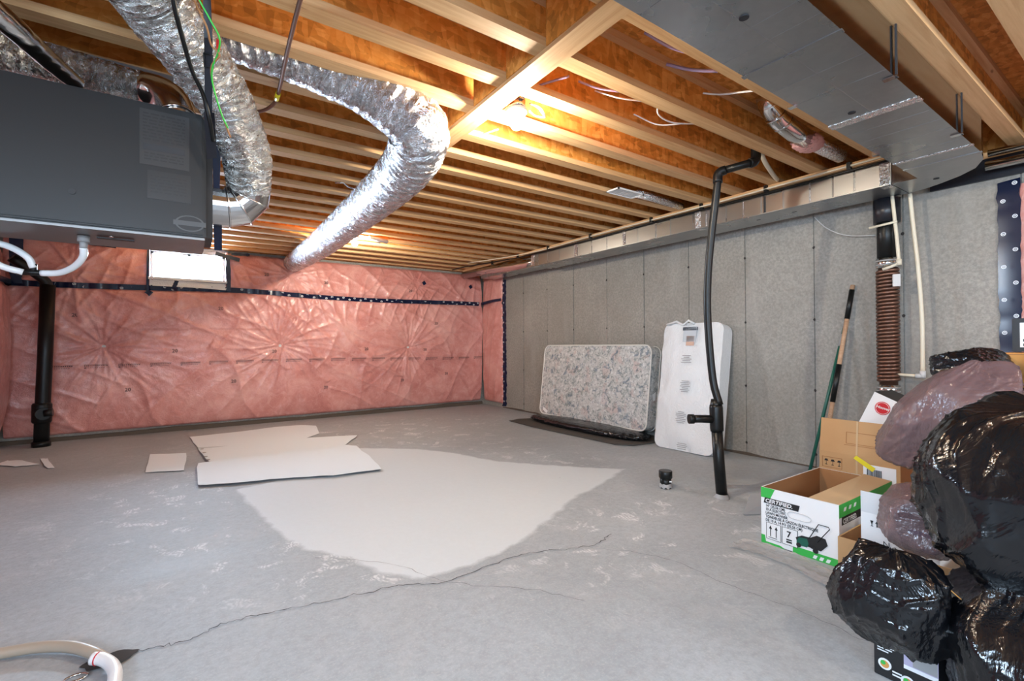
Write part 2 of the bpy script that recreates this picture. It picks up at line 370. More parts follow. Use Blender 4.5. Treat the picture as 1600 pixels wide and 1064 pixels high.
PALE = [(1.516,5.11),(2.0,4.70),(2.2,4.40),(2.42,3.75),(2.80,3.25),(3.17,2.87),(2.72,2.68),(2.32,2.56),(1.95,2.36),(1.54,2.15),(1.2,2.06),(.92,2.08),(.76,2.25),(.69,2.5),(.52,2.75),(.44,3.1),(.38,3.55),(.31,4.2),(.642,4.268),(1.401,4.035),(1.49,5.0)]
def attr(o, name, v):
    a = o.data.attributes.new(name, 'FLOAT', 'POINT'); a.data.foreach_set('value', v.reshape(-1).astype(np.float32))
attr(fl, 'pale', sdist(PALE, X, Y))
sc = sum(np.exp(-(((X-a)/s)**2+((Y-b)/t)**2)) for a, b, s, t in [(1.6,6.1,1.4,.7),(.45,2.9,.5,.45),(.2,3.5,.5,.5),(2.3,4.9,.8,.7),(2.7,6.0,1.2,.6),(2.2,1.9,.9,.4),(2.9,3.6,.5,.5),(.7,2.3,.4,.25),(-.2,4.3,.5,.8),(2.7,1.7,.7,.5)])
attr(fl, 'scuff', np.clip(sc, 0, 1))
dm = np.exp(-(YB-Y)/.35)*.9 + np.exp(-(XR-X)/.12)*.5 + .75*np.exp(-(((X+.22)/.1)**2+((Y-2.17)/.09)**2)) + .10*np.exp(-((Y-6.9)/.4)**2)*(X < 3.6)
attr(fl, 'floor_dark', np.clip(dm, 0, 1))
def ribbon(name, pts, wd, m, parent, z=.0045, seed=1, n=9, ragged=.012):
    g = np.random.default_rng(seed); P = smooth_path([(a, b, z) for a, b in pts], n); V = []
    for i, p in enumerate(P):
        t = P[min(i+1, len(P)-1)]-P[max(i-1, 0)]; nn = np.array([-t[1], t[0], 0]); nn /= np.linalg.norm(nn)
        p = p+nn*g.normal(0, ragged); q = wd*(.4+.9*g.random()); V += [p-nn*q, p+nn*q]
    return mesh(name, V, [(2*i, 2*i+1, 2*i+3, 2*i+2) for i in range(len(P)-1)], m, parent)
ribbon('crack', [(-.188,2.168),(-.098,2.165),(0,2.148),(.101,2.187),(.234,2.184),(.469,2.135),(.624,2.108),(.817,2.073),(.998,1.982),(1.262,2.013),(1.493,2.001),(1.80,1.89),(2.02,1.93)], .0022, 'crack', fl, seed=2, ragged=.006)
ribbon('crack', [(1.75,1.92),(2.0,1.6),(2.03,1.19),(2.07,.91),(2.05,.7)], .0009, 'crack', fl, seed=4, ragged=.006)
ribbon('crack', [(.55,2.6),(.85,2.3),(1.0,1.98),(1.25,1.72),(1.4,1.5)], .0009, 'crack', fl, seed=5, ragged=.006)
# hole in the slab where the drain hose ends
hole = fin_data('drain_hole', [([(-.22+.075*math.cos(a)*(1+.10*math.sin(3*a)+.06*math.sin(7*a)), 2.17+.045*math.sin(a)*(1+.12*math.cos(5*a)), .0055) for a in np.linspace(0, 2*PI, 28, endpoint=False)], [tuple(range(28))])], 'crack', fl, False)

# right wall: poured concrete with recessed form joints, tie holes
wr = empty('wall_right', (XR, 0, 0)); st(wr)
def sub(o, root): return keep(o, root)
sub(box('wall_core', (XR+.012, YF, 0), (XR+.25, YB+.25, WT), 'wall'), wr)
JY = [YF, -1.96, -1.29, -.64, .03, .66, 1.29, 1.919, 2.544, 3.184, 3.803, 4.417, 5.067, 5.666, 6.287, 6.91, YB]
for i in range(len(JY)-1):
    g = .004 if i else 0
    sub(box('concrete_panel', (XR+(.004 if i % 2 else 0), JY[i]+g, 0), (XR+.02, JY[i+1]-.004, WT), 'wall', bev=.0015), wr)
for y in JY[3:-1]:
    for z in (.12, .68, 1.305, 1.94):
        V = [(XR-.002, y+.012*math.cos(a)*(.7+random.random()*.5), z+random.uniform(-.01,.01)*0+.013*math.sin(a)) for a in np.linspace(0, 2*PI, 9, endpoint=False)]
        sub(mesh('tie_hole', V, [tuple(range(9))], 'crack'), wr)
# crumbled mortar skirt at the wall foot
cv = [];
yy = np.arange(.7, 6.95, .05); nz = vnoise(yy, yy*0, 11, 4, 1.4)
for k, y in enumerate(yy):
    h = .012+.05*max(0, nz[k]); dd = .01+.05*max(0, nz[k]); cv += [(XR-dd, y, 0), (XR-dd*.5, y, h*.5), (XR-.001, y, h)]
sub(mesh('mortar_skirt', cv, [(3*k+a, 3*k+a+1, 3*k+a+4, 3*k+a+3) for k in range(len(yy)-1) for a in (0, 1)], 'dirt'), wr)
sub(box('sill_plate', (XR+.0, YF, WT+.002), (XR+.15, YB+.2, ZJ), 'pineY'), wr)
sub(box('sill_membrane', (XR-.02, YF, 2.215), (XR-.002, 1.12, 2.36), 'membrane'), wr)
sub(box('rim_board', (XR+.10, YF, ZJ), (XR+.14, YB+.2, ZJ+.24), 'webs'), wr)
# back wall with window opening
WX0, WX1, WZ0, WZ1 = -.38, .44, 1.97, 2.33
wb = empty('wall_back', (0, YB, 0)); st(wb)
bm = bmesh.new()
bx(bm, XL-.2, YB, 0, WX0, YB+.22, ZJ); bx(bm, WX1, YB, 0, XR+.25, YB+.22, ZJ); bx(bm, WX0, YB, 0, WX1, YB+.22, WZ0); bx(bm, WX0, YB, WZ1, WX1, YB+.22, ZJ)
keep(fin('wall_core', bm, 'wall'), wb)
keep(box('rim_board', (XL, YB+.02, ZJ), (XR, YB+.2, ZJ+.24), 'webs'), wb)
win = empty('window_1', ((WX0+WX1)/2, YB+.1, WZ0)); st(win)
bm = bmesh.new(); yw = YB+.10; t = .028
bx(bm, WX0, yw-.02, WZ0, WX1, yw+.03, WZ0+t); bx(bm, WX0, yw-.02, WZ1-t, WX1, yw+.03, WZ1); bx(bm, WX0, yw-.02, WZ0, WX0+t, yw+.03, WZ1); bx(bm, WX1-t, yw-.02, WZ0, WX1, yw+.03, WZ1); bx(bm, .015, yw-.02, WZ0, .045, yw+.03, WZ1)
keep(fin('window_frame', bm, 'frame'), win)
for a, b in ((WX0+t, .015), (.045, WX1-t)): keep(box('pane', (a, yw, WZ0+t), (b, yw+.005, WZ1-t), 'glass'), win)
# left, rear walls (unseen window openings added to let in the fill daylight)
bm = bmesh.new()
bx(bm, XL-.2, 1, 0, XL, YB, ZJ+.24); bx(bm, XL-.2, YF-.2, 0, XL, 1, 1.25); bx(bm, XL-.2, YF-.2, 2.2, XL, 1, ZJ+.24); bx(bm, XL-.2, YF-.2, 1.25, XL, -1.15, 2.2); bx(bm, XL-.2, .35, 1.25, XL, 1, 2.2)
st(fin('wall_left', bm, 'wall'))
bm = bmesh.new(); y0, y1 = YF-.2, YF
for a, b, c, d in ((XL-.2, XR+.2, 0, 1.25), (XL-.2, XR+.2, 2.2, ZJ+.24), (XL-.2, -1.35, 1.25, 2.2), (.15, 1.85, 1.25, 2.2), (3.35, XR+.2, 1.25, 2.2)): bx(bm, a, y0, c, b, y1, d)
st(fin('wall_rear', bm, 'wall'))
# ------------------------------------------------------------------ ceiling: subfloor sheets and I-joists
ce = empty('ceiling', (0, 0, ZJ)); st(ce)
r = 0; y = YF
while y < YB+.2:
    y1 = min(y+1.22, YB+.25); x = XL-.05-(r % 2)*1.22
    while x < XR+.2:
        a, b = max(x, XL-.1), min(x+2.44, XR+.25)
        if b-a > .05: keep(box('subfloor_sheet', (a+.002, y+.002, ZJ+.24), (b-.002, y1-.002, ZJ+.262), 'sheet'), ce)
        x += 2.44
    y += 1.22; r += 1
JF = [-2.2, -1.88, -1.55, -1.22, -.88, -.55, -.21, .13, .45, .711, .985, 1.305, 1.699, 2.014, 2.335, 2.65, 2.96, 3.265, 3.59, 3.91, 4.25, 4.575, 4.90, 5.23, 5.57, 5.89, 6.21, 6.53, 6.85, 7.17, 7.50]
base = None
for yf in JF:
    fw = .085
    j = empty('joist', (0, yf-fw/2, ZJ)); keep(j, ce)
    j.location = (0, yf-fw/2, 0)
    if base is None:
        parts = [box('web', (XL-.03, -.006, .036), (XR+.09, .006, .205), 'webs', j), box('flange', (XL-.03, -fw/2, 0), (XR+.09, fw/2, .037), 'pineX', j), box('flange', (XL-.03, -fw/2, .202), (XR+.09, fw/2, .239), 'pineX', j)]
        base = parts
    else:
        for p in base:
            c = p.copy(); link(c, j)
bmm = empty('beam', (1.36, 2, ZJ)); keep(bmm, ce); bmm.location = (1.36, 2, 0)
def rel(o, pos): o.location = Vector(o.location)-Vector(pos); return o
for nm, a, b, mm in (('beam_board', (1.305, .5, ZJ-.022), (1.42, 2.79, ZJ-.001), 'pineY'),):
    o = box(nm, a, b, mm, bmm); rel(o, (1.36, 2, ZJ))
for k in range(len(JF)-1):
    y0_, y1_ = JF[k]+.002, JF[k+1]-.087
    if .6 < y0_ and y1_ < 2.80:
        o = box('blocking', (1.30, y0_, ZJ), (1.335, y1_, ZJ+.236), 'webs', bmm); rel(o, (1.36, 2, ZJ))

# ------------------------------------------------------------------ pink insulation blankets
def pull(X, Z, pts, seed, amp=.010):
    out = np.zeros(X.shape)
    for k, (px_, pz, dep, rad) in enumerate(pts):
        dx, dz = X-px_, Z-pz; r = np.hypot(dx, dz)+1e-4; th = np.arctan2(dz, dx); g = np.random.default_rng(seed+k)
        out -= dep*np.exp(-r/rad)
        w = 0
        for q in (5, 9, 14, 23): w = w + (1-np.abs(np.sin(q*th/2*1.0+g.uniform(0, 6)+.6*np.sin(r*4+g.uniform(0, 6)))))**3*g.uniform(.5, 1)
        out += amp*1.5*w*np.exp(-r/(rad*2.6))*np.clip(r/.06, 0, 1)
    return out
PB = [(-.82,1.10,.065,.26),(1.11,1.10,.07,.27),(3.05,1.06,.065,.26),(3.2,2.12,.03,.18),(-1.1,2.0,.03,.3),(1.25,2.12,.03,.2)]
def back_off(X, Z):
    zz = np.clip((Z-.075)/(2.36-.075), 0, 1)
    b = .13*np.clip(np.sin(PI*zz), 0, 1)**.38
    b = b+pull(X, Z, PB, 40, .012)+.018*vnoise(X*1.3, Z*1.3, 5, 4, 1.5)*np.sin(PI*zz)**.5
    # slanting soft creases
    for a, k, ph, am in ((.9, 5, 0, .010), (-.7, 7, 2, .007), (1.9, 8, 1, .006)):
        s = (X+a*Z)*k*.55+ph+1.3*vnoise(X, Z, 9, 3, .9); b = b+2.0*am*(1-np.abs(np.sin(s)))**5*(vnoise(X, Z, 21+int(k), 2, .7) > -.1)
    # fan of folds above the tape line
    fan = (1-np.abs(np.sin((X+.8*(Z-1.9)*np.sin(X*1.3+.5))*14+2.5*vnoise(X, Z, 12, 2, 1.1))))**3*.022*np.exp(-((Z-1.85)/.32)**2); b = b+fan
    b = b-.028*np.exp(-((Z-1.83-.02*np.sin(X*1.1))/.035)**2)
    b = b+.006*(Z > 1.32+.01*np.sin(X*3))  # lap of the upper sheet
    return np.clip(b, .008, .2)
def tape_z(x): return 1.825+.012*np.sin(x*1.6+1)+.02*np.exp(-((x-.6)/.8)**2)-.0*x
xs = np.arange(XL+.05, 4.47, .014); zs = np.arange(.075, 2.375, .014)
Xg, Zg = np.meshgrid(xs, zs, indexing='ij')
ins = empty('insulation_blanket', (1.4, YB-.06, .075)); tag(ins, 'pink fibreglass blanket under clear plastic quilted across the far wall', 'insulation')
P = np.stack([Xg, YB-.004-back_off(Xg, Zg), Zg], -1)
Fc = grid_faces(*P.shape[:2])
cx = (P[:-1, :-1, 0]+P[1:, 1:, 0]).ravel()/2; cz = (P[:-1, :-1, 2]+P[1:, 1:, 2]).ravel()/2
ok = ~((cx > WX0-.01) & (cx < WX1+.01) & (cz > WZ0-.02) & (cz < WZ1+.5))
o = grid('blanket', P, 'pink'); bm = bmesh.new(); bm.from_mesh(o.data); bm.faces.ensure_lookup_table()
bmesh.ops.delete(bm, geom=[bm.faces[i] for i in np.where(~ok)[0]], context='FACES'); bm.to_mesh(o.data); bm.free(); keep(o, ins)
def strip(name, pts, hw, m, parent, n=10):
    """flat tape laid through pts ((pos), (side dir))"""
    V = []
    for p, s in pts: p = np.array(p); s = np.array(s, float); V += [p-s*hw, p+s*hw]
    return mesh(name, V, [(2*i, 2*i+1, 2*i+3, 2*i+2) for i in range(len(pts)-1)], m, parent, True)
def backp(x, z, off=.006): return np.array([x, YB-.004-float(back_off(np.array([x]), np.array([z]))[0])-off, z])
tp = []
for x in np.arange(XL+.06, 4.42, .02):
    z = float(tape_z(x)); a = backp(x, z-.033, .014); b = backp(x, z+.033, .014); tp.append((a, b))
V = [q for p in tp for q in p]
keep(mesh('seam_tape', V, [(2*i, 2*i+1, 2*i+3, 2*i+2) for i in range(len(tp)-1)], 'navy', None, True), ins)
def logos(name, centers, X, Y, N_, parent, a=.017, b=.014):
    Ls = []
    for c in centers:
        c = np.array(c)+np.array(N_)*.004
        ring = [c+np.array(X)*a*math.cos(t)*s+np.array(Y)*b*math.sin(t)*s for s in (1, .68) for t in np.linspace(0, 2*PI, 12, endpoint=False)]
        core = [c+np.array(X)*u+np.array(Y)*v for u, v in ((-.006,-.004),(.006,-.004),(.006,-.001),(-.006,-.001),(-.006,.001),(.006,.001),(.006,.004),(-.006,.004))]
        Ls.append((ring, [(k, (k+1) % 12, 12+(k+1) % 12, 12+k) for k in range(12)])); Ls.append((core, [(0,1,2,3),(4,5,6,7)]))
    return tag(fin_data(name, Ls, 'logo', parent, False), kind='stuff')
keep(logos('tape_emblem', [backp(x, float(tape_z(x))+(.014 if k % 2 else -.014), .018) for k, x in enumerate(np.arange(-1.5, 4.4, .085))], (1,0,0), (0,0,1), (0,-1,0), None), ins)
# pins at the quilting points, and faint printing
for (a, b, *_r) in PB[:3]:
    p = backp(a, b, .004); keep(fin_data('pin', [tube_data([p, p+np.array([0, -.006, 0])], .02, 14)], 'label_l'), ins)
pr = []
def bar(x, z, w_, h_): pr.append(([backp(x, z, .010), backp(x+w_, z, .010), backp(x+w_, z+h_, .010), backp(x, z+h_, .010)], [(0,1,2,3)]))
x = -1.3
while x < 4.35:
    z = .865+.012*math.sin(x*1.2)
    for k in range(12): bar(x+k*.018, z+.012, .011, .012)
    for k in range(9): bar(x+.01+k*.02, z-.008, .013, .005)
    bar(x+.0, z+.03, .215, .003); bar(x, z-.012, .018, .012)
    x += .31
for x, z in ((-1.1,1.45),(-.62,.55),(-.15,1.02),(.35,1.58),(.5,.60),(1.0,1.0),(1.7,.45),(2.3,1.02),(2.9,.50),(3.3,1.0),(3.05,1.98),(3.7,.58),(1.7,2.02),(3.5,1.45),(.9,2.08)):
    p = backp(x, z, .014); t_ = text('print_mark', '20', .06, p, (1,0,0), (0,0,1), 'wool_print', bold=.001, off=0); keep(t_, ins)
keep(tag(fin_data('printing', pr, 'wool_print', None, False), kind='stuff'), ins)
# tape round the window and the loose plastic flap below it
def tapestrip(name, pts, hw, parent, m='navy', seed=0):
    g = np.random.default_rng(seed); V = []
    for i, (x, y, z) in enumerate(pts):
        q = pts[min(i+1, len(pts)-1)]; p = pts[max(i-1, 0)]; d = np.array(q)-np.array(p); d /= np.linalg.norm(d)+1e-9
        s = np.cross(d, (0, 1, 0)); s /= np.linalg.norm(s)+1e-9; j = hw*(.8+.4*g.random()); c = np.array([x, y-.004*g.random(), z])
        V += [c-s*j, c+s*j]
    return mesh(name, V, [(2*i, 2*i+1, 2*i+3, 2*i+2) for i in range(len(pts)-1)], m, parent, True)
yt = YB-.15
def lin(a, b, n=8): return [tuple(np.array(a)+(np.array(b)-np.array(a))*k/n) for k in range(n+1)]
for k, (a, b, hw) in enumerate([((WX0-.012, yt, 2.34), (WX0-.02, yt, 1.76), .012), ((WX1+.02, yt, 2.3), (WX1+.03, yt, 1.84), .028), ((WX0-.03, yt, 1.955), (WX1+.03, yt, 1.95), .016), ((-.10, yt, 1.94), (-.13, yt, 1.85), .022), ((WX1-.12, yt, 2.335), (WX1+.16, yt, 2.27), .022), ((WX0-.03, yt, 1.79), (WX0+.02, yt, 1.75), .03), ((.50, yt, 2.345), (.72, yt, 2.35), .018), ((-1.15, yt+.05, 2.33), (-.7, yt, 2.30), .012)]):
    keep(tapestrip('window_tape', lin(a, b), hw, None, 'navy', k), ins)
keep(mesh('plastic_flap', [(WX0, yt+.01, 1.95), (WX1, yt+.01, 1.95), (WX1, yt+.012, 1.85), (.1, yt, 1.86), (WX0, yt+.012, 1.86)], [(4, 3, 2, 1, 0)], 'poly'), ins)
keep(box('reveal', (WX0-.012, YB-.16, WZ0-.03), (WX1+.012, YB+.08, WZ0-.0), 'poly'), ins)
keep(box('reveal', (WX0-.02, YB-.13, WZ0), (WX0-.0, YB+.08, WZ1+.03), 'pinkwool'), ins)
keep(box('reveal', (WX1, YB-.13, WZ0), (WX1+.02, YB+.08, WZ1+.03), 'pinkwool'), ins)
for (x, z) in ((3.33, 2.11), (4.22, 2.10)): p = backp(x, z, .012); keep(plate('patch_tape', p, (.8,0,.6), (-.6,0,.8), .06, .06, 'navy'), ins)
# return on the right wall
rz = np.arange(.075, 2.30, .016); ry = np.arange(6.86, 7.45, .016); Yg, Zr = np.meshgrid(ry, rz, indexing='ij')
rt = (Yg-6.86)/.59
off = .015+.075*np.clip(np.sin(PI*np.clip((Zr-.075)/2.3, 0, 1)), 0, 1)**.3*np.clip(rt*3, 0, 1)**.5+.012*vnoise(Yg*3, Zr, 31, 3, 1.2)+.010*(1-np.abs(np.sin(Yg*15+Zr*3)))**3
off = off-.02*np.exp(-((Zr-1.83)/.035)**2)
ir = thing('corner_insulation', 'narrow pink insulation panel wrapping the far corner beside the bare concrete', 'insulation', loc=(4.5, 7.1, .075))
keep(grid('blanket', np.stack([XR-np.clip(off, .004, .2), Yg, Zr], -1), 'pink', flip=False), ir)
g = np.random.default_rng(3); V = []
for z in np.arange(.03, 2.24, .03): a = 6.79+.008*g.normal(); V += [(XR-.006, a, z), (XR-.02-.008*g.random(), a+.045, z), (XR-.02-.01*g.random(), a+.095, z)]
keep(mesh('edge_tape', V, [(3*i+k, 3*i+k+1, 3*i+k+4, 3*i+k+3) for i in range(len(V)//3-1) for k in (0, 1)], 'navy', None, True), ir)
keep(logos('tape_emblem', [(XR-.034, 6.82+(.05 if k % 2 else .0), z) for k, z in enumerate(np.arange(.12, 2.2, .085))], (0,-1,0), (0,0,1), (-1,0,0), None), ir)
V = []
for y in np.arange(6.88, 7.46, .03): z = 1.845+.03*(7.45-y)/.5; V += [(XR-.115, y, z-.024), (XR-.115, y, z+.024)]
for i in range(len(V)): q = V[i]; V[i] = (XR-.045-.07*min(1, (q[1]-6.86)*5), q[1], q[2])
keep(mesh('seam_tape', V, [(2*i, 2*i+1, 2*i+3, 2*i+2) for i in range(len(V)//2-1)], 'navy', None, True), ir)
# blanket on the left wall
ly = np.arange(1.2, 7.5, .02); lz = np.arange(.06, 2.38, .02); Yl, Zl = np.meshgrid(ly, lz, indexing='ij')
off = .16*np.clip(np.sin(PI*np.clip((Zl-.06)/2.3, 0, 1)), 0, 1)**.4*np.clip((7.52-Yl)*4, .1, 1)**.5+.02*vnoise(Yl, Zl, 8, 4, 1.3)+pull(Yl, Zl, [(6.3,1.1,.06,.3),(4.4,1.1,.06,.3),(7.2,2.2,.05,.3)], 90)
off = off-.03*np.exp(-((Zl-1.80)/.04)**2)
il = thing('side_insulation', 'bulging pink insulation blanket on the left wall beyond the furnace', 'insulation', loc=(XL+.05, 4.4, .06))
keep(grid('blanket', np.stack([XL+np.clip(off, .01, .3), Yl, Zl], -1), 'pink', flip=True), il)
V = []
for y in np.arange(4.5, 7.48, .03): z = 1.80; q = XL+.16*.95*min(1, max(.1, (7.52-y)*4))**.5+.012; V += [(q, y, z-.03), (q, y, z+.03)]
keep(mesh('seam_tape', V, [(2*i, 2*i+1, 2*i+3, 2*i+2) for i in range(len(V)//2-1)], 'navy', None, True), il)
keep(tapestrip('corner_tape', [(XL+.18, 7.36, z) for z in np.arange(1.8, 2.35, .06)], .05, None), il)
# blanket on the near end of the right wall
ny = np.arange(-1.4, .68, .02); nz_ = np.arange(.06, 2.16, .02); Yn, Zn = np.meshgrid(ny, nz_, indexing='ij')
off = .02+.09*np.clip((.68-Yn)*6, 0, 1)**.5*np.clip(np.sin(PI*np.clip((Zn-.04)/2.2, 0, 1)), 0, 1)**.3+.012*vnoise(Yn, Zn, 14, 4, 1.5)
inr = thing('near_insulation', 'pink insulation behind the stacked boxes, edged with blue tape', 'insulation', loc=(4.5, -.3, .06))
keep(grid('blanket', np.stack([XR-off, Yn, Zn], -1), 'pink'), inr)
V = []; g = np.random.default_rng(6)
for z in np.arange(.03, 2.2, .05): a = .655+.004*g.normal(); V += [(XR-.05, a, z), (XR-.03, a+.06, z), (XR-.005, a+.115, z)]
keep(mesh('edge_tape', V, [(3*i+k, 3*i+k+1, 3*i+k+4, 3*i+k+3) for i in range(len(V)//3-1) for k in (0, 1)], 'navy', None, True), inr)
keep(logos('tape_emblem', [(XR-.055, .70+(.035 if k % 2 else -.02), z) for k, z in enumerate(np.arange(1.05, 2.16, .11))], (0,-1,0), (0,0,1), (-1,0,0), None, .013, .013), inr)
keep(box('seam_tape', (XR-.15, -1.2, 1.69), (XR-.135, .6, 1.74), 'navy'), inr)
# footing curb under the far blanket
cb = []
cxs = np.arange(XL, XR, .06); cn = vnoise(cxs, cxs*0, 77, 4, 1.5)
for k, x in enumerate(cxs): cb += [(x, YB-.035-.012*cn[k], 0), (x, YB-.03-.01*cn[k], .045+.02*cn[k]), (x, YB-.002, .05+.02*cn[k])]
keep(mesh('footing_lip', cb, [(3*k+a, 3*k+a+3, 3*k+a+4, 3*k+a+1) for k in range(len(cxs)-1) for a in (0, 1)], 'dirt'), wb)

# ------------------------------------------------------------------ ducts along the ceiling
dm_ = thing('main_duct', 'wide flat galvanised trunk duct crossing under the joists', 'duct', loc=(2.7, .88, 2.2))
bm = bmesh.new()
pts = [(.2,.70),(3.80,.705),(3.95,.725),(4.11,.79),(4.22,.887),(4.31,1.01),(4.36,1.10),(4.39,1.20),(4.04,1.20),(4.04,1.06),(.2,1.05)]
lo = [bm.verts.new((a, b, 2.20)) for a, b in pts]; hi = [bm.verts.new((a, b, 2.405)) for a, b in pts]; n_ = len(pts)
bm.faces.new(lo[::-1]); bm.faces.new(hi)
for i in range(n_): bm.faces.new((lo[i], lo[(i+1) % n_], hi[(i+1) % n_], hi[i]))
o = fin('duct_body', bm, 'duct'); o.data.materials.append(MT['duct_side'])
for p in o.data.polygons:
    if abs(p.normal.z) < .5: p.material_index = 1
keep(o, dm_)
for x in (1.9, 2.72, 3.60, 3.78):  # joints
    wd = .012 if x != 2.72 else .03
    bm = bmesh.new(); bx(bm, x-wd, .698, 2.196, x+wd, 1.062 if x < 4.04 else 1.1, 2.2005)
    keep(fin('joint_tape' if x in (2.72, 3.60) else 'joint_seam', bm, 'tape_foil' if x in (2.72, 3.60) else 'duct'), dm_)
for x in (.8, 1.25, 1.62, 1.74, 2.12, 2.32, 2.9, 3.06, 3.22, 3.45):  # folded seams
    keep(box('seam_rib', (x, .705, 2.1988), (x+.004, 1.05, 2.2005), 'duct'), dm_)
keep(box('seam_rib', (.2, .875, 2.1988), (2.70, .879, 2.2005), 'duct'), dm_)
for x, y in ((1.55, .86), (2.62, .93), (4.15, .99)):
    p = np.array([x, y, 2.1965]); keep(fin_data('port_plug', [tube_data([p, p+np.array([0, 0, .004])], .016, 16)], 'furn_dark'), dm_)
for x in (2.4, 3.35):
    keep(box('hanger_strap', (x, .692, 2.19), (x+.012, .698, 2.41), 'furn_dark'), dm_); keep(box('hanger_clip', (x-.01, .69, 2.192), (x+.02, .74, 2.1965), 'brightmetal'), dm_)
for x in (2.3, 3.3): keep(box('hanger_clip', (x, 1.045, 2.19), (x+.03, 1.075, 2.21), 'brightmetal'), dm_)
wd_ = thing('wall_duct', 'long narrow galvanised duct hugging the top of the bare concrete wall', 'duct', loc=(4.21, 3.3, 2.2))
keep(box('duct_body', (4.04, 1.205, 2.20), (4.39, 5.36, 2.405), 'duct'), wd_)
keep(box('duct_end', (4.12, 5.36, 2.22), (4.39, 6.9, 2.36), 'duct'), wd_)
y = 1.25; k = 0; seams = [1.22,1.42,1.56,1.72,1.92,2.10,2.26,2.42,2.58,2.62,2.76,3.02,3.2,3.44,3.62,3.9,4.15,4.4,4.46,4.75,5.0,5.2]
for k, y in enumerate(seams): keep(box('duct_seam', (4.0385, y, 2.20), (4.0405, y+.006, 2.405), 'tape_foil' if k % 3 == 0 else 'duct'), wd_)
for a, b, mm in ((1.21,1.27,'tape_foil'),(2.68,2.74,'tape_foil'),(3.62,3.66,'tape_foil'),(4.40,4.46,'tape_foil'),(5.30,5.37,'tape_foil')):
    bm = bmesh.new(); bx(bm, 4.036, a, 2.2, 4.041, b, 2.405); bx(bm, 4.036, a, 2.196, 4.12, b, 2.2005); keep(fin('joint_tape', bm, mm), wd_)
for k in range(len(seams)-1):   # insulating foil panels between the seams, slightly proud
    if seams[k+1]-seams[k] > .12: keep(box('face_panel', (4.037, seams[k]+.01, 2.203), (4.0402, seams[k+1]-.004, 2.398), 'panel', bev=.0), wd_)
keep(box('flange_trim', (4.02, 1.21, 2.194), (4.045, 5.36, 2.2), 'duct'), wd_)
keep(box('hanger_strap', (4.028, 2.07, 2.2), (4.034, 2.082, 2.42), 'furn_dark'), wd_)
for y in (1.9, 2.2): keep(box('screw_slot', (4.2, y, 2.1985), (4.215, y+.035, 2.2002), 'furn_dark'), wd_)
tag(tube('round_branch_duct', [(4.16, 5.36, 2.30), (4.16, 5.6, 2.29), (4.13, 5.95, 2.30), (4.10, 6.6, 2.33), (4.08, 7.38, 2.35)], [.045,.07,.075,.075,.075], 'brightmetal', None, 24), 'shiny round branch duct running from the duct end to the far corner', 'duct')
tr_ = thing('nailing_strip', 'pale wood strip and cable stapled along the duct top edge', 'wood strip', loc=(4.03, 4, 2.41))
keep(box('strip', (3.985, 1.215, 2.375), (4.025, 7.3, 2.4095), 'pineY'), tr_)
keep(tube('cable', [(4.01, 1.2, 2.362), (4.01, 2.2, 2.358), (4.01, 3.2, 2.364), (4.01, 4.4, 2.356), (4.0, 5.5, 2.368), (3.95, 6.2, 2.384), (3.80, 6.9, 2.39), (3.78, 7.3, 2.39)], .009, 'abs', n=6), tr_)
keep(tube('cable', [(3.97, 1.2, 2.386), (3.965, 2.6, 2.378), (3.97, 4.0, 2.384), (3.965, 5.0, 2.374), (3.9, 5.8, 2.39), (3.7, 6.6, 2.40)], .007, 'pvc', n=6), tr_)
for y in (1.42, 2.02, 2.62, 3.2, 4.1, 4.9, 5.6, 6.3): keep(box('cable_clip', (3.96, y, 2.36), (4.0, y+.025, 2.412), 'abs'), tr_)
rp = thing('rear_wall_duct', 'bright round pipe along the sill beyond the trunk duct elbow', 'duct', loc=(4.4, -.3, 2.3))
keep(tube('pipe', [(4.41, .80, 2.275), (4.44, .3, 2.275), (4.45, -1.8, 2.28)], .03, 'brightmetal', None, 18), rp)
keep(tube('pipe', [(4.37, .78, 2.345), (4.40, .2, 2.345), (4.41, -1.8, 2.345)], .022, 'brightmetal', None, 18), rp)

# ------------------------------------------------------------------ furnace hung from the joists and its ducts
fu = thing('furnace', 'grey horizontal furnace cabinet hanging from the joists by the flexible ducts', 'furnace', loc=(-.6, 2.6, 1.56))
fx0, fx1, fy0, fy1, fz0, fz1 = -1.25, .069, 2.41, 2.80, 1.56, 2.09
keep(box('cabinet', (fx0, fy0, fz0), (fx1, fy1, fz1), 'furn', bev=.006), fu)
keep(box('front_panel', (fx0+.02, fy0-.006, fz0+.012), (fx1-.012, fy0+.002, fz1-.012), 'furn', bev=.002), fu)
keep(box('drip_pan', (fx0+.01, fy0+.004, fz0-.008), (fx1-.004, fy1-.01, fz0+.001), mat('pan_steel', (.20,.20,.20), .4, .7)), fu)
keep(box('end_flange', (fx1-.003, 2.52, 1.585), (.098, 2.78, 2.075), 'furn_dark'), fu)
fp = fy0-.0065
def frows(x, z, w_, n_, dz, seed, m_='label'):
    g = np.random.default_rng(seed); L = []
    for r_ in range(n_):
        a = x
        while a < x+w_:
            l = g.uniform(.008, .03); b = min(a+l, x+w_); L.append(([(a, fp-.0016, z-r_*dz), (b, fp-.0016, z-r_*dz), (b, fp-.0016, z-r_*dz+dz*.45), (a, fp-.0016, z-r_*dz+dz*.45)], [(0,1,2,3)])); a = b+.006
    return L
keep(plate('rating_label', (-.155, fp, 1.835), (1,0,0), (0,0,1), .165, .225, mat('label_a', (.028,.028,.029), .3)), fu)
keep(plate('label_band', (-.145, fp-.001, 1.895), (1,0,0), (0,0,1), .14, .026, 'furn_dark'), fu)
keep(plate('rating_label', (-.13, fp, 1.70), (1,0,0), (0,0,1), .145, .115, mat('label_b', (.014,.014,.015), .3)), fu)
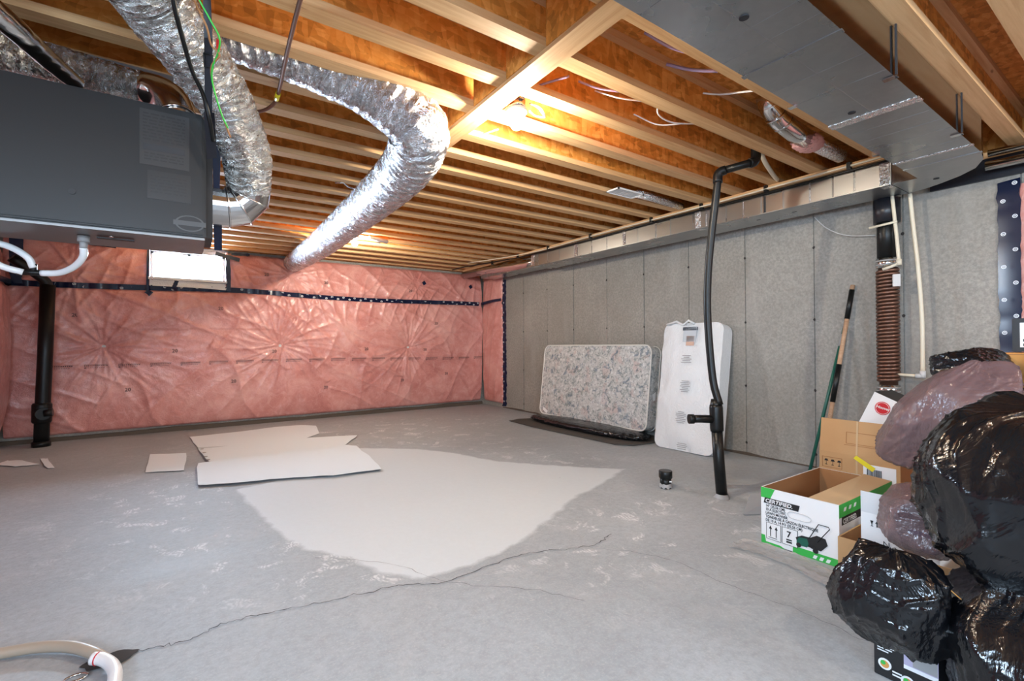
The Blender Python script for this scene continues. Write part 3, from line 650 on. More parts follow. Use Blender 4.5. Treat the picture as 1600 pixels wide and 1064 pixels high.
keep(tag(fin_data('label_text', frows(-.145, 2.04, .14, 9, .013, 1)+frows(-.14, 1.88, .13, 3, .012, 2)+frows(-.12, 1.79, .12, 6, .013, 3), 'label', None, False), kind='stuff'), fu)
keep(fin_data('emblem', [([(.012+.052*s*math.cos(a), fp-.0012, 1.615+.034*s*math.sin(a)) for s in (1, .86) for a in np.linspace(0, 2*PI, 24, endpoint=False)], [(k, (k+1) % 24, 24+(k+1) % 24, 24+k) for k in range(24)])] + [([(-.045, fp-.0014, 1.605), (.069, fp-.0014, 1.605), (.069, fp-.0014, 1.625), (-.045, fp-.0014, 1.625)], [(0,1,2,3)])], mat('emblem_ink', (.045,.045,.047), .4), None, False), fu)
keep(fin_data('knockout', [tube_data([(-.355, fp+.001, 1.685), (-.355, fp-.003, 1.685)], .011, 16)], 'furn_dark'), fu)
keep(box('name_plate', (-.30, fy0+.12, fz0-.018), (-.18, fy0+.15, fz0-.0135), 'label'), fu)
for x in (-.72, -.25): keep(fin_data('screw', [tube_data([(x, fy0+.08, fz0-.0135), (x, fy0+.08, fz0-.018)], .007, 8)], 'brightmetal'), fu)
fin_parts('drain_fitting', [tube_data([(-.345, fy0+.16, fz0-.01), (-.345, fy0+.16, fz0-.035)], .02, 12), tube_data([(-.345, fy0+.16, fz0-.03), (-.345, fy0+.16, fz0-.06)], .013, 12)], 'grey', fu)
# collar + gored elbow on the end
el = thing('elbow_duct', 'gored bright metal elbow on the furnace end', 'duct', loc=(.17, 2.66, 1.78))
ep = [(.098,2.66,1.772),(.165,2.66,1.772),(.215,2.655,1.785),(.248,2.645,1.825),(.252,2.625,1.885)]
L = []; 
V_, F_ = tube_data(ep, .097, 28); o = fin_data('elbow_body', [(V_, F_)], 'brightmetal', None, False); keep(o, el)
for i in (1, 2, 3):
    a, b, c = (np.array(q) for q in (ep[i-1], ep[i], ep[i+1])); t = (c-a)/np.linalg.norm(c-a)
    keep(fin_data('elbow_rib', [tube_data([b-t*.004, b+t*.004], .1005, 28)], 'brightmetal'), el)
p = np.array(ep[3]); keep(plate('sticker', (.26, 2.555, 1.80), (.8,.35,.1), (-.1,.0,1), .03, .05, 'label_l'), el)
tag(flex('flexible_duct', [(.252,2.625,1.87),(.245,2.575,1.92),(.232,2.51,1.985),(.19,2.435,2.065),(.145,2.367,2.135),(.085,2.296,2.195),(.02,2.217,2.25),(-.045,2.139,2.29),(-.11,2.06,2.335),(-.17,1.95,2.36),(-.22,1.85,2.40)], [.092,.096,.10,.103,.105,.11,.115,.118,.12,.12,.12], 'foil_fine', seed=3, amp=.011, ring=.03), 'crumpled foil flexible duct rising from the elbow past the furnace corner', 'duct')
tag(flex('flexible_duct', [(.10,2.45,2.49),(.264,2.451,2.481),(.484,2.446,2.465),(.731,2.43,2.43),(.93,2.41,2.36),(1.055,2.44,2.295),(1.115,2.60,2.25),(1.16,2.95,2.225),(1.19,3.6,2.22),(1.23,4.5,2.24),(1.26,5.6,2.25),(1.28,6.6,2.28),(1.28,7.44,2.30)], [.09,.095,.10,.12,.145,.165,.158,.152,.148,.146,.143,.138,.125], 'foil', seed=9, amp=.012, n=30, ring=.05), 'long foil flexible duct curving under the joists to the far wall', 'duct')
tag(tube('duct_hanger', [(.98, 3.9, 2.40), (1.03, 3.85, 2.395), (1.08, 3.9, 2.385), (1.15, 3.9, 2.375)], .008, 'brightmetal', None, 6), 'small bright strap holding the long foil duct to a joist', 'strap')
e2 = thing('top_elbow_duct', 'round metal elbow on the furnace top with foil sleeve', 'duct', loc=(-.15, 2.62, 2.09))
keep(tube('elbow_body', [(-.03,2.62,2.08),(-.033,2.63,2.16),(-.06,2.65,2.225),(-.11,2.68,2.258),(-.17,2.70,2.265)], .072, 'brightmetal', None, 26, n=2), e2)
keep(flex('sleeve', [(-.16,2.70,2.265),(-.3,2.71,2.27),(-.42,2.70,2.275),(-.7,2.68,2.28),(-1.2,2.62,2.29)], [.070,.076,.078,.078,.078], 'foil_fine', seed=12, amp=.008), e2)
keep(tube('band', [(-.032,2.622,2.135),(-.033,2.626,2.145)], .077, 'brightmetal', None, 26), e2)
td = thing('branch_duct', 'grey sheet metal duct above the furnace', 'duct', loc=(-.7, 2.8, 2.28))
keep(box('duct_body', (-1.5, 2.80, 2.27), (-.05, 3.08, 2.405), 'duct'), td); keep(box('end_cap', (-.05, 2.795, 2.265), (-.03, 3.085, 2.408), 'tape_foil'), td)
for x in (-.35, -.7, -1.05): keep(box('duct_seam', (x, 2.7985, 2.27), (x+.008, 2.802, 2.405), 'duct'), td)
tag(flex('flexible_duct', [(-.36,2.57,2.16),(-.44,2.48,2.20),(-.52,2.36,2.24),(-.66,2.22,2.31),(-.85,2.08,2.38)], [.03,.035,.04,.045,.05], 'brightmetal', seed=15, amp=.002), 'small smooth silver pipe slanting up over the furnace top', 'duct')
# straps, wires, drain tubes near the furnace
stp = thing('hanging_strap', 'black webbing strap from joist to furnace corner', 'strap', loc=(.07, 2.3, 2.4))
keep(mesh('strap', [(.045,1.97,2.41),(.068,1.96,2.41),(.077,2.0,2.205),(.052,2.01,2.205),(.055,2.08,2.125),(.080,2.07,2.125),(.083,2.17,1.998),(.058,2.18,1.998)]+[(.045,1.973,2.41),(.068,1.963,2.41),(.077,2.003,2.205),(.052,2.013,2.205),(.055,2.083,2.125),(.080,2.073,2.125),(.083,2.173,1.998),(.058,2.183,1.998)], [(0,1,2,3),(3,2,5,4),(4,5,6,7),(8,11,10,9),(11,12,13,10),(12,15,14,13)], 'membrane'), stp)
keep(mesh('strap_end', [(.055,2.185,2.01),(.090,2.17,2.01),(.104,2.29,1.875),(.070,2.31,1.87)], [(0,1,2,3)], 'membrane'), stp)
keep(tube('buckle', [(.052,2.04,2.165),(.078,2.03,2.16),(.082,2.06,2.13),(.055,2.07,2.13),(.052,2.04,2.165)], .003, 'abs', None, 6), stp)
tag(tapestrip('drooping_tape', [(.112, 2.50, 2.0), (.115, 2.58, 1.85), (.124, 2.68, 1.7), (.13, 2.76, 1.575)], .016, None), 'navy tape strip dangling behind the elbow duct', 'tape')
tag(tube('black_cable', [(-.05,1.80,2.41),(-.036,1.859,2.223),(-.011,1.964,2.154),(.017,2.067,2.102),(.054,2.139,2.051),(.075,2.174,1.973),(.088,2.238,1.924)], .0075, 'abs', None, 8, n=6), 'black cable looping over the foil duct to the furnace', 'cable')
tag(tube('green_wire', [(.0,1.87,2.40),(.024,1.890,2.288),(.066,1.910,2.219),(.095,1.927,2.173),(.092,1.990,2.148),(.079,2.048,2.125),(.081,2.096,2.089),(.110,2.149,2.010),(.136,2.181,1.966)], .003, 'green_w', None, 6, n=6), 'thin green wire dangling beside the strap', 'wire')
tag(tube('brown_wire', [(.0,1.89,2.40),(.015,1.920,2.292),(.056,1.930,2.204),(.072,1.979,2.170),(.098,1.986,2.145),(.075,2.063,2.124),(.100,2.156,2.047),(.148,2.233,1.950)], .0035, 'card_dark', None, 6, n=6), 'thin brown wire dangling beside the strap', 'wire')
tag(box('red_tab', (.090, 2.03, 2.19), (.104, 2.036, 2.225), 'redf'), 'small red plastic tab by the black strap', 'tab')
dt = thing('condensate_tube', 'milky drain tube looping below the furnace into a black tee', 'tube', loc=(-.5, 2.75, 1.45))
keep(tube('tube', [(-.345,2.57,1.505),(-.35,2.60,1.47),(-.385,2.66,1.435),(-.44,2.72,1.412),(-.50,2.745,1.408)], .013, 'tube', None, 12, n=6), dt)
keep(tube('tube', [(-.525,2.75,1.43),(-.545,2.74,1.475),(-.62,2.72,1.515),(-.78,2.70,1.52)], .013, 'tube', None, 12, n=6), dt)
keep(tube('tube', [(-.555,2.75,1.408),(-.62,2.74,1.43),(-.68,2.73,1.49),(-.72,2.72,1.55)], .013, 'tube', None, 12, n=6), dt)
fin_parts('tee', [tube_data([(-.47,2.745,1.41),(-.575,2.752,1.408)], .012, 10), tube_data([(-.525,2.75,1.408),(-.525,2.75,1.445)], .012, 10)], 'abs', dt)
cp = thing('copper_line', 'thin copper line running under the joists beside the foil duct', 'pipe', loc=(.36, 2.2, 2.38))
keep(tube('pipe', [(.335,1.45,2.385),(.345,1.85,2.375),(.358,2.2,2.372),(.38,2.6,2.37),(.378,2.72,2.365),(.345,2.82,2.36),(.29,2.88,2.36),(.2,2.92,2.365)], .009, 'copper', None, 10, n=6), cp)
keep(tube('yellow_fitting', [(.381,2.62,2.37),(.381,2.68,2.368)], .0125, 'yellow', None, 10), cp)

# ------------------------------------------------------------------ light fixtures
def fixture(x, y, z, label, bulb='bulb'):
    t = thing('light_fixture', label, 'light', loc=(x, y, z))
    keep(fin_data('junction_box', [tube_data([(x, y, z+.02), (x, y, z+.075)], .05, 8)], 'brightmetal'), t)
    keep(fin_data('lamp_holder', [tube_data([(x, y, z+.022), (x, y, z+.005), (x, y, z-.005), (x, y, z-.012)], [.06,.058,.035,.022], 24)], 'white_pl'), t)
    zz = np.linspace(0, PI, 14); P_ = [(x, y, z-.012-.035-(-math.cos(a))*.0) for a in zz]
    L = [(x, y, z-.014), (x, y, z-.03)] + [(x, y, z-.056+.034*math.cos(a)) for a in np.linspace(.7, PI-.05, 10)]
    Rr = [.014, .016] + [.034*math.sin(a) for a in np.linspace(.7, PI-.05, 10)]
    hb = t.children[-1]; bo = fin_data('bulb', [tube_data(L, Rr, 20)], bulb); bo.parent = hb; bo.matrix_parent_inverse = Matrix.Translation(hb.location+Vector(t.location)).inverted(); return t
f1 = fixture(1.505, 2.13, 2.375, 'lit porcelain lampholder by the beam, between near joists')
keep(box('bar_hanger', (1.49, 2.016, 2.44), (1.52, 2.248, 2.447), 'brightmetal'), f1)
f2 = fixture(1.66, 5.72, 2.375, 'lit porcelain lampholder near the far wall')
keep(box('bar_hanger', (1.645, 5.575, 2.44), (1.675, 5.803, 2.447), 'brightmetal'), f2)
fixture(.9, -.7, 2.375, 'unseen lampholder added as fill in the near part of the basement', 'bulb_fill'); fixture(3.3, -1.0, 2.375, 'unseen lampholder added as fill by the near right corner', 'bulb_fill')  # both bulbs are out of view, added to brighten the room
lc = thing('cable_coil', 'white cable coiled beside the lit lampholder by the beam', 'cable', loc=(1.66, 2.12, 2.42))
for k in range(4): keep(tube('loop', [(1.57+.02*k, 2.10, 2.44), (1.62+.01*k, 2.07+.01*k, 2.42), (1.67, 2.09, 2.405-.004*k), (1.70, 2.13, 2.41), (1.67, 2.17, 2.425), (1.61, 2.15, 2.43)], .0045, 'white_pl', None, 6, n=5), lc)
tag(fin_data('wrapped_bundle', [tube_data([(1.80,5.62,2.385),(2.05,5.70,2.382)], .026, 8)], 'poly'), 'longer white wrapped bundle under the joists beside the far lamp', 'bundle')
tag(fin_data('wrapped_bundle', [tube_data([(1.78,5.70,2.40),(2.0,5.82,2.398)], .020, 8)], 'poly'), 'thinner white wrapped bundle under the joists, nearer than the other', 'bundle')
# electric cables crossing the bays
for k, (pts, r_, m_, lb) in enumerate([
    ([(1.72,1.42,2.52),(1.85,1.36,2.46),(1.98,1.28,2.43)], .007, 'wire_p', 'grey cable nearest the header in the second bay'),
    ([(1.98,1.50,2.50),(2.06,1.42,2.46),(2.14,1.32,2.43)], .008, 'wire_p', 'purple cable crossing the bay beside the trunk duct'),
    ([(2.38,1.56,2.50),(2.42,1.48,2.47),(2.45,1.36,2.44),(2.47,1.31,2.43)], .005, 'white_pl', 'thin white cable crossing the bay beside the trunk duct'),
    ([(1.72,1.86,2.50),(1.80,1.80,2.46),(1.88,1.72,2.43)], .006, 'wire_p', 'grey cable bent through the third bay'),
    ([(1.86,1.88,2.50),(1.88,1.82,2.46),(1.95,1.76,2.43),(2.1,1.70,2.43)], .004, 'white_pl', 'white cable curling in the third bay'),
    ([(2.15,1.68,2.44),(2.25,1.76,2.425),(2.42,1.78,2.43),(2.62,1.71,2.45)], .0045, 'white_pl', 'long white cable drooping across the third bay'),
    ([(2.2,1.90,2.47),(2.36,1.85,2.43),(2.5,1.76,2.44)], .004, 'white_pl', 'short white cable under the third bay'),
    ([(1.47,2.0,2.44),(1.55,1.90,2.46),(1.6,1.8,2.46)], .006, 'wire_p', 'grey cable leaving the beam toward the lamp'),
    ([(1.60,2.46,2.44),(1.56,2.52,2.43),(1.54,2.60,2.43)], .006, 'grey', 'grey cable end below the lamp bay')]):
    tag(tube('ceiling_cable', pts, r_, m_, None, 6, n=6), lb, 'cable', 'electric cables in the joist bays')
# ceiling register with its duct
tag(tube('cream_hose', [(3.33,1.77,2.60),(3.36,1.76,2.50),(3.48,1.79,2.435),(3.72,1.86,2.42),(3.95,1.93,2.425)], .016, 'pvc', None, 10, n=6), 'cream hose curving down beside the black pipe elbow in the bay', 'hose')
vt = thing('ceiling_register', 'white slotted air register set between the joists', 'vent', loc=(3.1, 2.85, 2.41))
keep(box('frame', (2.97, 2.735, 2.398), (3.29, 2.745, 2.41), 'white_pl'), vt); keep(box('frame', (2.97, 2.865, 2.398), (3.29, 2.875, 2.41), 'white_pl'), vt)
keep(box('frame', (2.97, 2.735, 2.398), (2.985, 2.875, 2.41), 'white_pl'), vt); keep(box('frame', (3.275, 2.735, 2.398), (3.29, 2.875, 2.41), 'white_pl'), vt)
for k in range(7): keep(box('slat', (2.985, 2.75+k*.0165, 2.401), (3.275, 2.758+k*.0165, 2.409), 'white_pl'), vt)
keep(box('boot', (2.98, 2.74, 2.41), (3.28, 2.87, 2.415), 'grey'), vt)
keep(tube('duct', [(3.28,2.80,2.425),(3.5,2.81,2.43),(3.95,2.84,2.43)], .035, 'tape_foil', None, 16), vt)

# insulated pipe in the bay by the trunk duct
ipd = thing('bay_duct', 'bright elbow duct patched with pink wool in the joist bay', 'duct', loc=(3.3, 1.46, 2.45))
keep(tube('elbow_body', [(2.86,1.46,2.60),(2.92,1.46,2.53),(3.0,1.46,2.485),(3.2,1.46,2.455),(3.42,1.46,2.445)], .06, 'brightmetal', None, 20), ipd)
for q in ((2.90,1.46,2.555),(2.97,1.46,2.50),(3.06,1.46,2.475)): p = np.array(q); keep(fin_data('band', [tube_data([p, p+np.array([.012,0,-.008])], .0635, 20)], 'brightmetal'), ipd)
def blob(name, c, rad, m_, parent=None, e=1., amp=.1, seed=0, nu=64, nv=40, fn=None, flat=None, fr=3.0, facet=0, fold=.035):
    g = np.random.default_rng(seed); u = np.linspace(0, 2*PI, nu, endpoint=False); v = np.linspace(-PI/2+.02, PI/2-.02, nv)
    Ug, Vg = np.meshgrid(u, v, indexing='ij'); sp = lambda t, p: np.sign(t)*np.abs(t)**p
    D = np.stack([sp(np.cos(Vg), e)*sp(np.cos(Ug), e), sp(np.cos(Vg), e)*sp(np.sin(Ug), e), sp(np.sin(Vg), e)], -1)
    P_ = D*np.array(rad); W = 0
    for k in range(9):
        d = g.normal(size=3); d /= np.linalg.norm(d); d2 = g.normal(size=3); f = g.uniform(.6, 2.2)*fr
        ph = (P_@d)*f*6/max(rad)*.35*2+g.uniform(0, 6)+1.4*np.sin((P_@d2)*f*2/max(rad)+g.uniform(0, 6))
        W = W+(1-np.abs(np.sin(ph)))**2*g.uniform(.4, 1)/f**.5
    W = W-W.mean()
    if facet:
        Dn = D/np.linalg.norm(D, axis=-1, keepdims=True); Nn = g.normal(size=(facet, 3)); Nn[:, 2] *= .55; Nn /= np.linalg.norm(Nn, axis=1, keepdims=True)
        dot = Dn@Nn.T; q = np.where(dot > .15, g.uniform(.84, 1.0, facet)/np.maximum(dot, .15), 9.); k_ = 75.
        rr = -np.log(np.exp(-k_*q).sum(-1))/k_; rr = np.clip(rr, .6, 1.12)
        P_ = P_*rr[..., None]
        th = np.arctan2(D[..., 1], D[..., 0]); zz = D[..., 2]
        for f_ in (6, 10, 16, 24): P_ = P_*(1+fold*(6/f_)**.4*((1-np.abs(np.sin(f_*th/2+g.uniform(0, 6)+g.uniform(-2.5, 2.5)*zz+.9*np.sin(2*th+3*zz))))**7*(.35+.65*np.clip(np.sin(3*zz+f_+2*th), 0, 1)))[..., None])
        for f_ in (7, 11): P_ = P_*(1+.5*fold*((1-np.abs(np.sin(f_*zz+1.6*np.sin(2*th+f_)+g.uniform(0, 6))))**9*np.clip(np.sin(th*2+f_), 0, 1))[..., None])
    P_ = P_*(1+amp*W[..., None])
    if fn is not None: P_ = fn(P_)
    P_ = P_+np.array(c)
    if flat is not None: P_[..., 2] = np.maximum(P_[..., 2], flat+.002*np.abs(np.sin(P_[..., 0]*40)))
    V = P_.reshape(-1, 3); Fc = [(i*nv+j, ((i+1) % nu)*nv+j, ((i+1) % nu)*nv+j+1, i*nv+j+1) for i in range(nu) for j in range(nv-1)]
    Fc += [tuple(i*nv for i in range(nu))[::-1], tuple(i*nv+nv-1 for i in range(nu))]
    o = mesh(name, V, Fc, m_, parent); o.data.polygons.foreach_set('use_smooth', [True]*len(o.data.polygons)); return o
keep(blob('wool_wrap', (3.42,1.47,2.44), (.13,.08,.055), 'pinkwool', e=.9, amp=.14, seed=5), ipd)
keep(tube('pipe', [(3.5,1.47,2.45),(3.9,1.46,2.45)], .045, 'tape_foil', None, 16), ipd)

# ------------------------------------------------------------------ pipes
dp = thing('drain_pipe', 'tall black waste pipe standing bowed in the open floor', 'pipe', loc=(3.14, 1.94, 0))
keep(tube('pipe', [(3.135,1.945,.66),(3.14,2.0,.85),(3.14,2.035,1.27),(3.14,2.03,1.6),(3.14,1.995,1.92),(3.14,1.955,2.2),(3.14,1.945,2.29)], .0265, 'abs', None, 18, n=6), dp)
keep(tube('pipe', [(3.14,1.935,.0),(3.138,1.955,.25),(3.135,1.968,.5)], .038, 'abs', None, 20), dp)
fin_parts('tee_fitting', [tube_data([(3.135,1.966,.47),(3.135,1.968,.49),(3.135,1.972,.64),(3.135,1.974,.66)], [.044,.046,.046,.042], 20), tube_data([(3.135,1.972,.60),(3.135,1.972,.66),(3.135,1.974,.70)], [.044,.04,.032], 20),
    tube_data([(3.13,1.97,.555),(3.03,2.03,.56),(2.985,2.06,.56)], [.03,.028,.028], 18), tube_data([(2.99,2.055,.56),(2.96,2.075,.56)], .034, 18)], 'abs', dp)
keep(tube('elbow', [(3.14,1.947,2.25),(3.14,1.945,2.30),(3.147,1.93,2.325),(3.165,1.90,2.335)], .033, 'abs', None, 18, n=3), dp)
keep(tube('offset_pipe', [(3.155,1.915,2.332),(3.24,1.785,2.358),(3.27,1.765,2.365)], .027, 'abs', None, 18), dp)
keep(tube('elbow', [(3.25,1.775,2.36),(3.28,1.76,2.37),(3.30,1.757,2.40),(3.305,1.757,2.45),(3.305,1.757,2.62)], .033, 'abs', None, 18, n=3), dp)
keep(fin_data('base_collar', [([(3.14+.055*math.cos(a)*(1+.12*math.sin(4*a)), 1.935+.055*math.sin(a)*(1+.1*math.cos(3*a)), .002) for a in np.linspace(0, 2*PI, 20, endpoint=False)]+[(3.14+.04*math.cos(a), 1.935+.04*math.sin(a), .03) for a in np.linspace(0, 2*PI, 20, endpoint=False)], [(k, (k+1) % 20, 20+(k+1) % 20, 20+k) for k in range(20)])], 'grey'), dp)
sb = thing('floor_cleanout', 'short capped black pipe stub rising from the floor', 'pipe', loc=(3.013, 2.319, 0))
keep(fin_data('pipe', [tube_data([(3.013,2.319,0),(3.013,2.319,.085)], .042, 22)], 'abs'), sb)
keep(fin_data('cap', [tube_data([(3.013,2.319,.075),(3.013,2.319,.08),(3.013,2.319,.128),(3.013,2.319,.132)], [.046,.05,.05,.046], 24)], 'abs'), sb)
keep(fin_data('torn_sleeve', [([(3.013+.05*math.cos(a), 2.319+.05*math.sin(a), .001+(.012 if k % 2 else .0)) for k, a in enumerate(np.linspace(0, 2*PI, 18, endpoint=False))]+[(3.013+.043*math.cos(a), 2.319+.043*math.sin(a), .03+.01*random.random()) for a in np.linspace(0, 2*PI, 18, endpoint=False)], [(k, (k+1) % 18, 18+(k+1) % 18, 18+k) for k in range(18)])], 'grey'), sb)
keep(plate('tape_scrap', (2.995,2.27,.055), (.83,-.56,0), (0,0,1), .018, .01, 'white'), sb)
lp = thing('corner_drain_pipe', 'black waste pipe in the far left corner before the pink blanket', 'pipe', loc=(-1.29, 7.28, 0))
lx, ly_ = -1.27, 7.26
keep(tube('pipe', [(lx-.05,ly_,0),(lx-.04,ly_,.4),(lx-.02,ly_,1.0),(lx,ly_,1.79)], .066, 'abs', None, 20), lp)
fin_parts('cleanout', [tube_data([(lx-.047,ly_,.26),(lx-.046,ly_,.28),(lx-.044,ly_,.46),(lx-.044,ly_,.48)], [.075,.085,.085,.075], 20), tube_data([(lx-.045,ly_,.37),(lx-.01,ly_-.13,.37)], .065, 18), tube_data([(lx-.05,ly_,.0),(lx-.05,ly_,.06)], .08, 18), tube_data([(lx-.01,ly_-.10,.375),(lx+.06,ly_-.10,.38)], .045, 14)], 'abs', lp)
keep(tube('branch', [(lx,ly_,1.76),(lx-.02,ly_-.02,1.83),(lx-.12,ly_-.05,1.93),(lx-.26,ly_-.12,2.05)], .05, 'abs', None, 16, n=3), lp)
hr = thing('heat_recovery_pipe', 'copper coiled drain pipe with black ends on the concrete wall', 'pipe', loc=(4.44, 1.355, 0))
hx, hy = 4.445, 1.355
fin_parts('drain', [tube_data([(hx,hy,0),(hx,hy,.70)], .064, 24), tube_data([(hx,hy,1.70),(hx,hy,2.19)], .064, 24)], 'abs', hr)
fin_parts('clamp', [tube_data([(hx,hy,z0_),(hx,hy,z0_+.075)], .071, 24) for z0_ in (.70, 1.67)], 'brightmetal', hr)
for z0_ in (.72, .75, 1.69, 1.72): keep(fin_data('clamp_band', [tube_data([(hx,hy,z0_),(hx,hy,z0_+.01)], .0735, 24)], 'grey'), hr)
hel = [(hx+.062*math.cos(a), hy+.062*math.sin(a), .80+.86*a/(2*PI*31)) for a in np.linspace(0, 2*PI*31, 31*22)]
keep(fin_data('copper_coil', [tube_data(hel, .0135, 8)], 'copper'), hr)
keep(fin_data('core', [tube_data([(hx,hy,.77),(hx,hy,1.68)], .058, 20)], 'copper'), hr)
keep(plate('sticker', (hx-.055,hy-.045,1.52), (.45,-.89,0), (0,0,1), .045, .09, 'label_l', off=.03), hr)
keep(tube('black_sleeve', [(hx,hy,2.02),(hx,hy,2.2)], .085, 'membrane', None, 16), hr)
pv = thing('supply_pipe', 'long cream plastic pipe bowed down the concrete wall', 'pipe', loc=(4.44, 1.17, .8))
keep(tube('pipe', [(4.42,1.205,2.2),(4.43,1.19,1.95),(4.44,1.165,1.6),(4.445,1.15,1.25),(4.445,1.150,.86)], .0135, 'pvc', None, 12, n=6), pv)
keep(fin_data('elbow', [tube_data([(4.445,1.150,.89),(4.445,1.150,.84)], .019, 12), tube_data([(4.445,1.14,.852),(4.445,1.19,.852)], .018, 12)], 'label_l'), pv)
keep(tube('branch', [(4.445,1.15,.85),(4.44,1.25,.855),(4.43,1.34,.86)], .011, 'pvc', None, 10), pv)
pv2 = thing('short_supply_pipe', 'short cream pipe with clip joining the copper coil top', 'pipe', loc=(4.40, 1.28, 1.7))
keep(tube('pipe', [(4.38,1.30,2.2),(4.375,1.287,2.05),(4.375,1.275,1.9),(4.375,1.262,1.70)], .012, 'pvc', None, 10, n=4), pv2)
keep(fin_data('elbow', [tube_data([(4.375,1.262,1.72),(4.375,1.262,1.675)], .017, 12), tube_data([(4.375,1.262,1.69),(4.37,1.31,1.67),(4.365,1.36,1.655)], .011, 10)], 'pvc'), pv2)
keep(tube('clip_bar', [(4.355,1.265,2.0),(4.355,1.44,1.985)], .009, 'pvc', None, 8), pv2)
tag(tube('thin_cable', [(4.53,1.90,2.20),(4.53,1.80,2.08),(4.52,1.65,1.99),(4.51,1.45,1.95)], .004, 'label_l', None, 6, n=6), 'thin pale cable sagging from duct to black pipe', 'cable')
ho = thing('drain_hose', 'beige drain hose lying on the slab beside the floor hole', 'hose', loc=(-.4, 2.3, 0))
keep(tube('hose', [(-1.2,2.36,.022),(-.75,2.45,.022),(-.53,2.40,.022),(-.43,2.365,.024),(-.34,2.30,.026),(-.27,2.215,.024),(-.235,2.175,.010)], .019, 'beige', None, 14, n=6), ho)
ho2 = thing('white_drain_hose', 'white hose end with red ring beside the floor hole', 'hose', loc=(-.2, 2.0, 0))
keep(tube('hose', [(-.262,2.15,.036),(-.235,2.13,.034),(-.205,2.08,.028),(-.19,2.0,.025),(-.2,1.85,.025),(-.3,1.6,.025),(-.8,1.3,.025)], .020, 'white_pl', None, 14, n=6), ho2)
keep(tube('ring', [(-.250,2.142,.0352),(-.247,2.140,.035)], .0212, 'red', None, 14), ho2)
tag(fin_data('metal_strainer', [tube_data([(-.30+.03*math.cos(a), 2.11+.02*math.sin(a), .008) for a in np.linspace(0, 2*PI, 20)], .004, 6)], 'brightmetal'), 'small bright ring lying by the hose end', 'ring')

# ------------------------------------------------------------------ sheets lying on the slab
def sheet(pts, label, z, seed, m_='paper', holes=(), n=4):
    P_ = []
    for i in range(len(pts)): 
        a, b = np.array(pts[i]), np.array(pts[(i+1) % len(pts)])
        for k in range(n): P_.append(a+(b-a)*k/n)
    bm = bmesh.new(); g = np.random.default_rng(seed)
    vs = [bm.verts.new((p[0]+g.normal(0, .004), p[1]+g.normal(0, .006), z)) for p in P_]
    f = bm.faces.new(vs); bmesh.ops.triangulate(bm, faces=[f])
    bmesh.ops.subdivide_edges(bm, edges=bm.edges, cuts=3, use_grid_fill=True)
    for v in bm.verts: v.co.z = z+.004*(1+float(vnoise(np.array([v.co.x]), np.array([v.co.y]), seed, 2, 3.)[0]))
    r_ = bmesh.ops.extrude_face_region(bm, geom=bm.faces[:])
    for v in r_['geom']:
        if isinstance(v, bmesh.types.BMVert): v.co.z -= .002
    o = fin('floor_sheet', bm, m_); tag(o, label, 'sheet', 'white sheets lying on the slab'); return o
sheet([(.03,6.88),(.55,6.93),(.98,7.05),(1.30,7.0),(1.45,6.80),(1.36,6.2),(1.06,5.85),(.6,5.95),(.105,6.10)], 'large white sheet nearest the pink wall', .006, 1)
sb_ = sheet([(.10,6.03),(.63,5.95),(1.2,5.95),(1.70,5.76),(1.43,5.30),(.8,5.18),(.45,5.22),(.167,5.28)], 'middle white sheet with punched edge on the slab', .012, 2)
for x_, y_ in ((.135,5.93),(.15,5.72),(.155,5.50),(.17,5.34)):
    fin_data('punched_hole', [([(x_+.018*math.cos(a), y_+.03*math.sin(a), .0225) for a in np.linspace(0, 2*PI, 12, endpoint=False)], [tuple(range(12))])], 'grey', sb_, False)
sheet([(.083,5.25),(.5,5.24),(.9,5.27),(1.38,5.30),(1.50,5.13),(1.47,4.6),(1.40,4.05),(1.0,4.10),(.642,4.25),(.3,4.33),(.069,4.42)], 'large white sheet on the slab overlapping the pale patch', .018, 3)
sheet([(-.299,6.02),(.005,5.87),(-.01,5.07),(-.298,5.2)], 'small white rectangular sheet apart from the big ones', .006, 4)
sheet([(-1.17,6.43),(-1.12,6.39),(-.98,5.88),(-1.03,5.88)], 'narrow white strip near the corner drain pipe', .006, 5)
sheet([(-1.42,6.5),(-1.30,6.42),(-1.13,6.12),(-1.28,6.15),(-1.46,6.32)], 'tiny white scrap nearest the left wall', .006, 6)

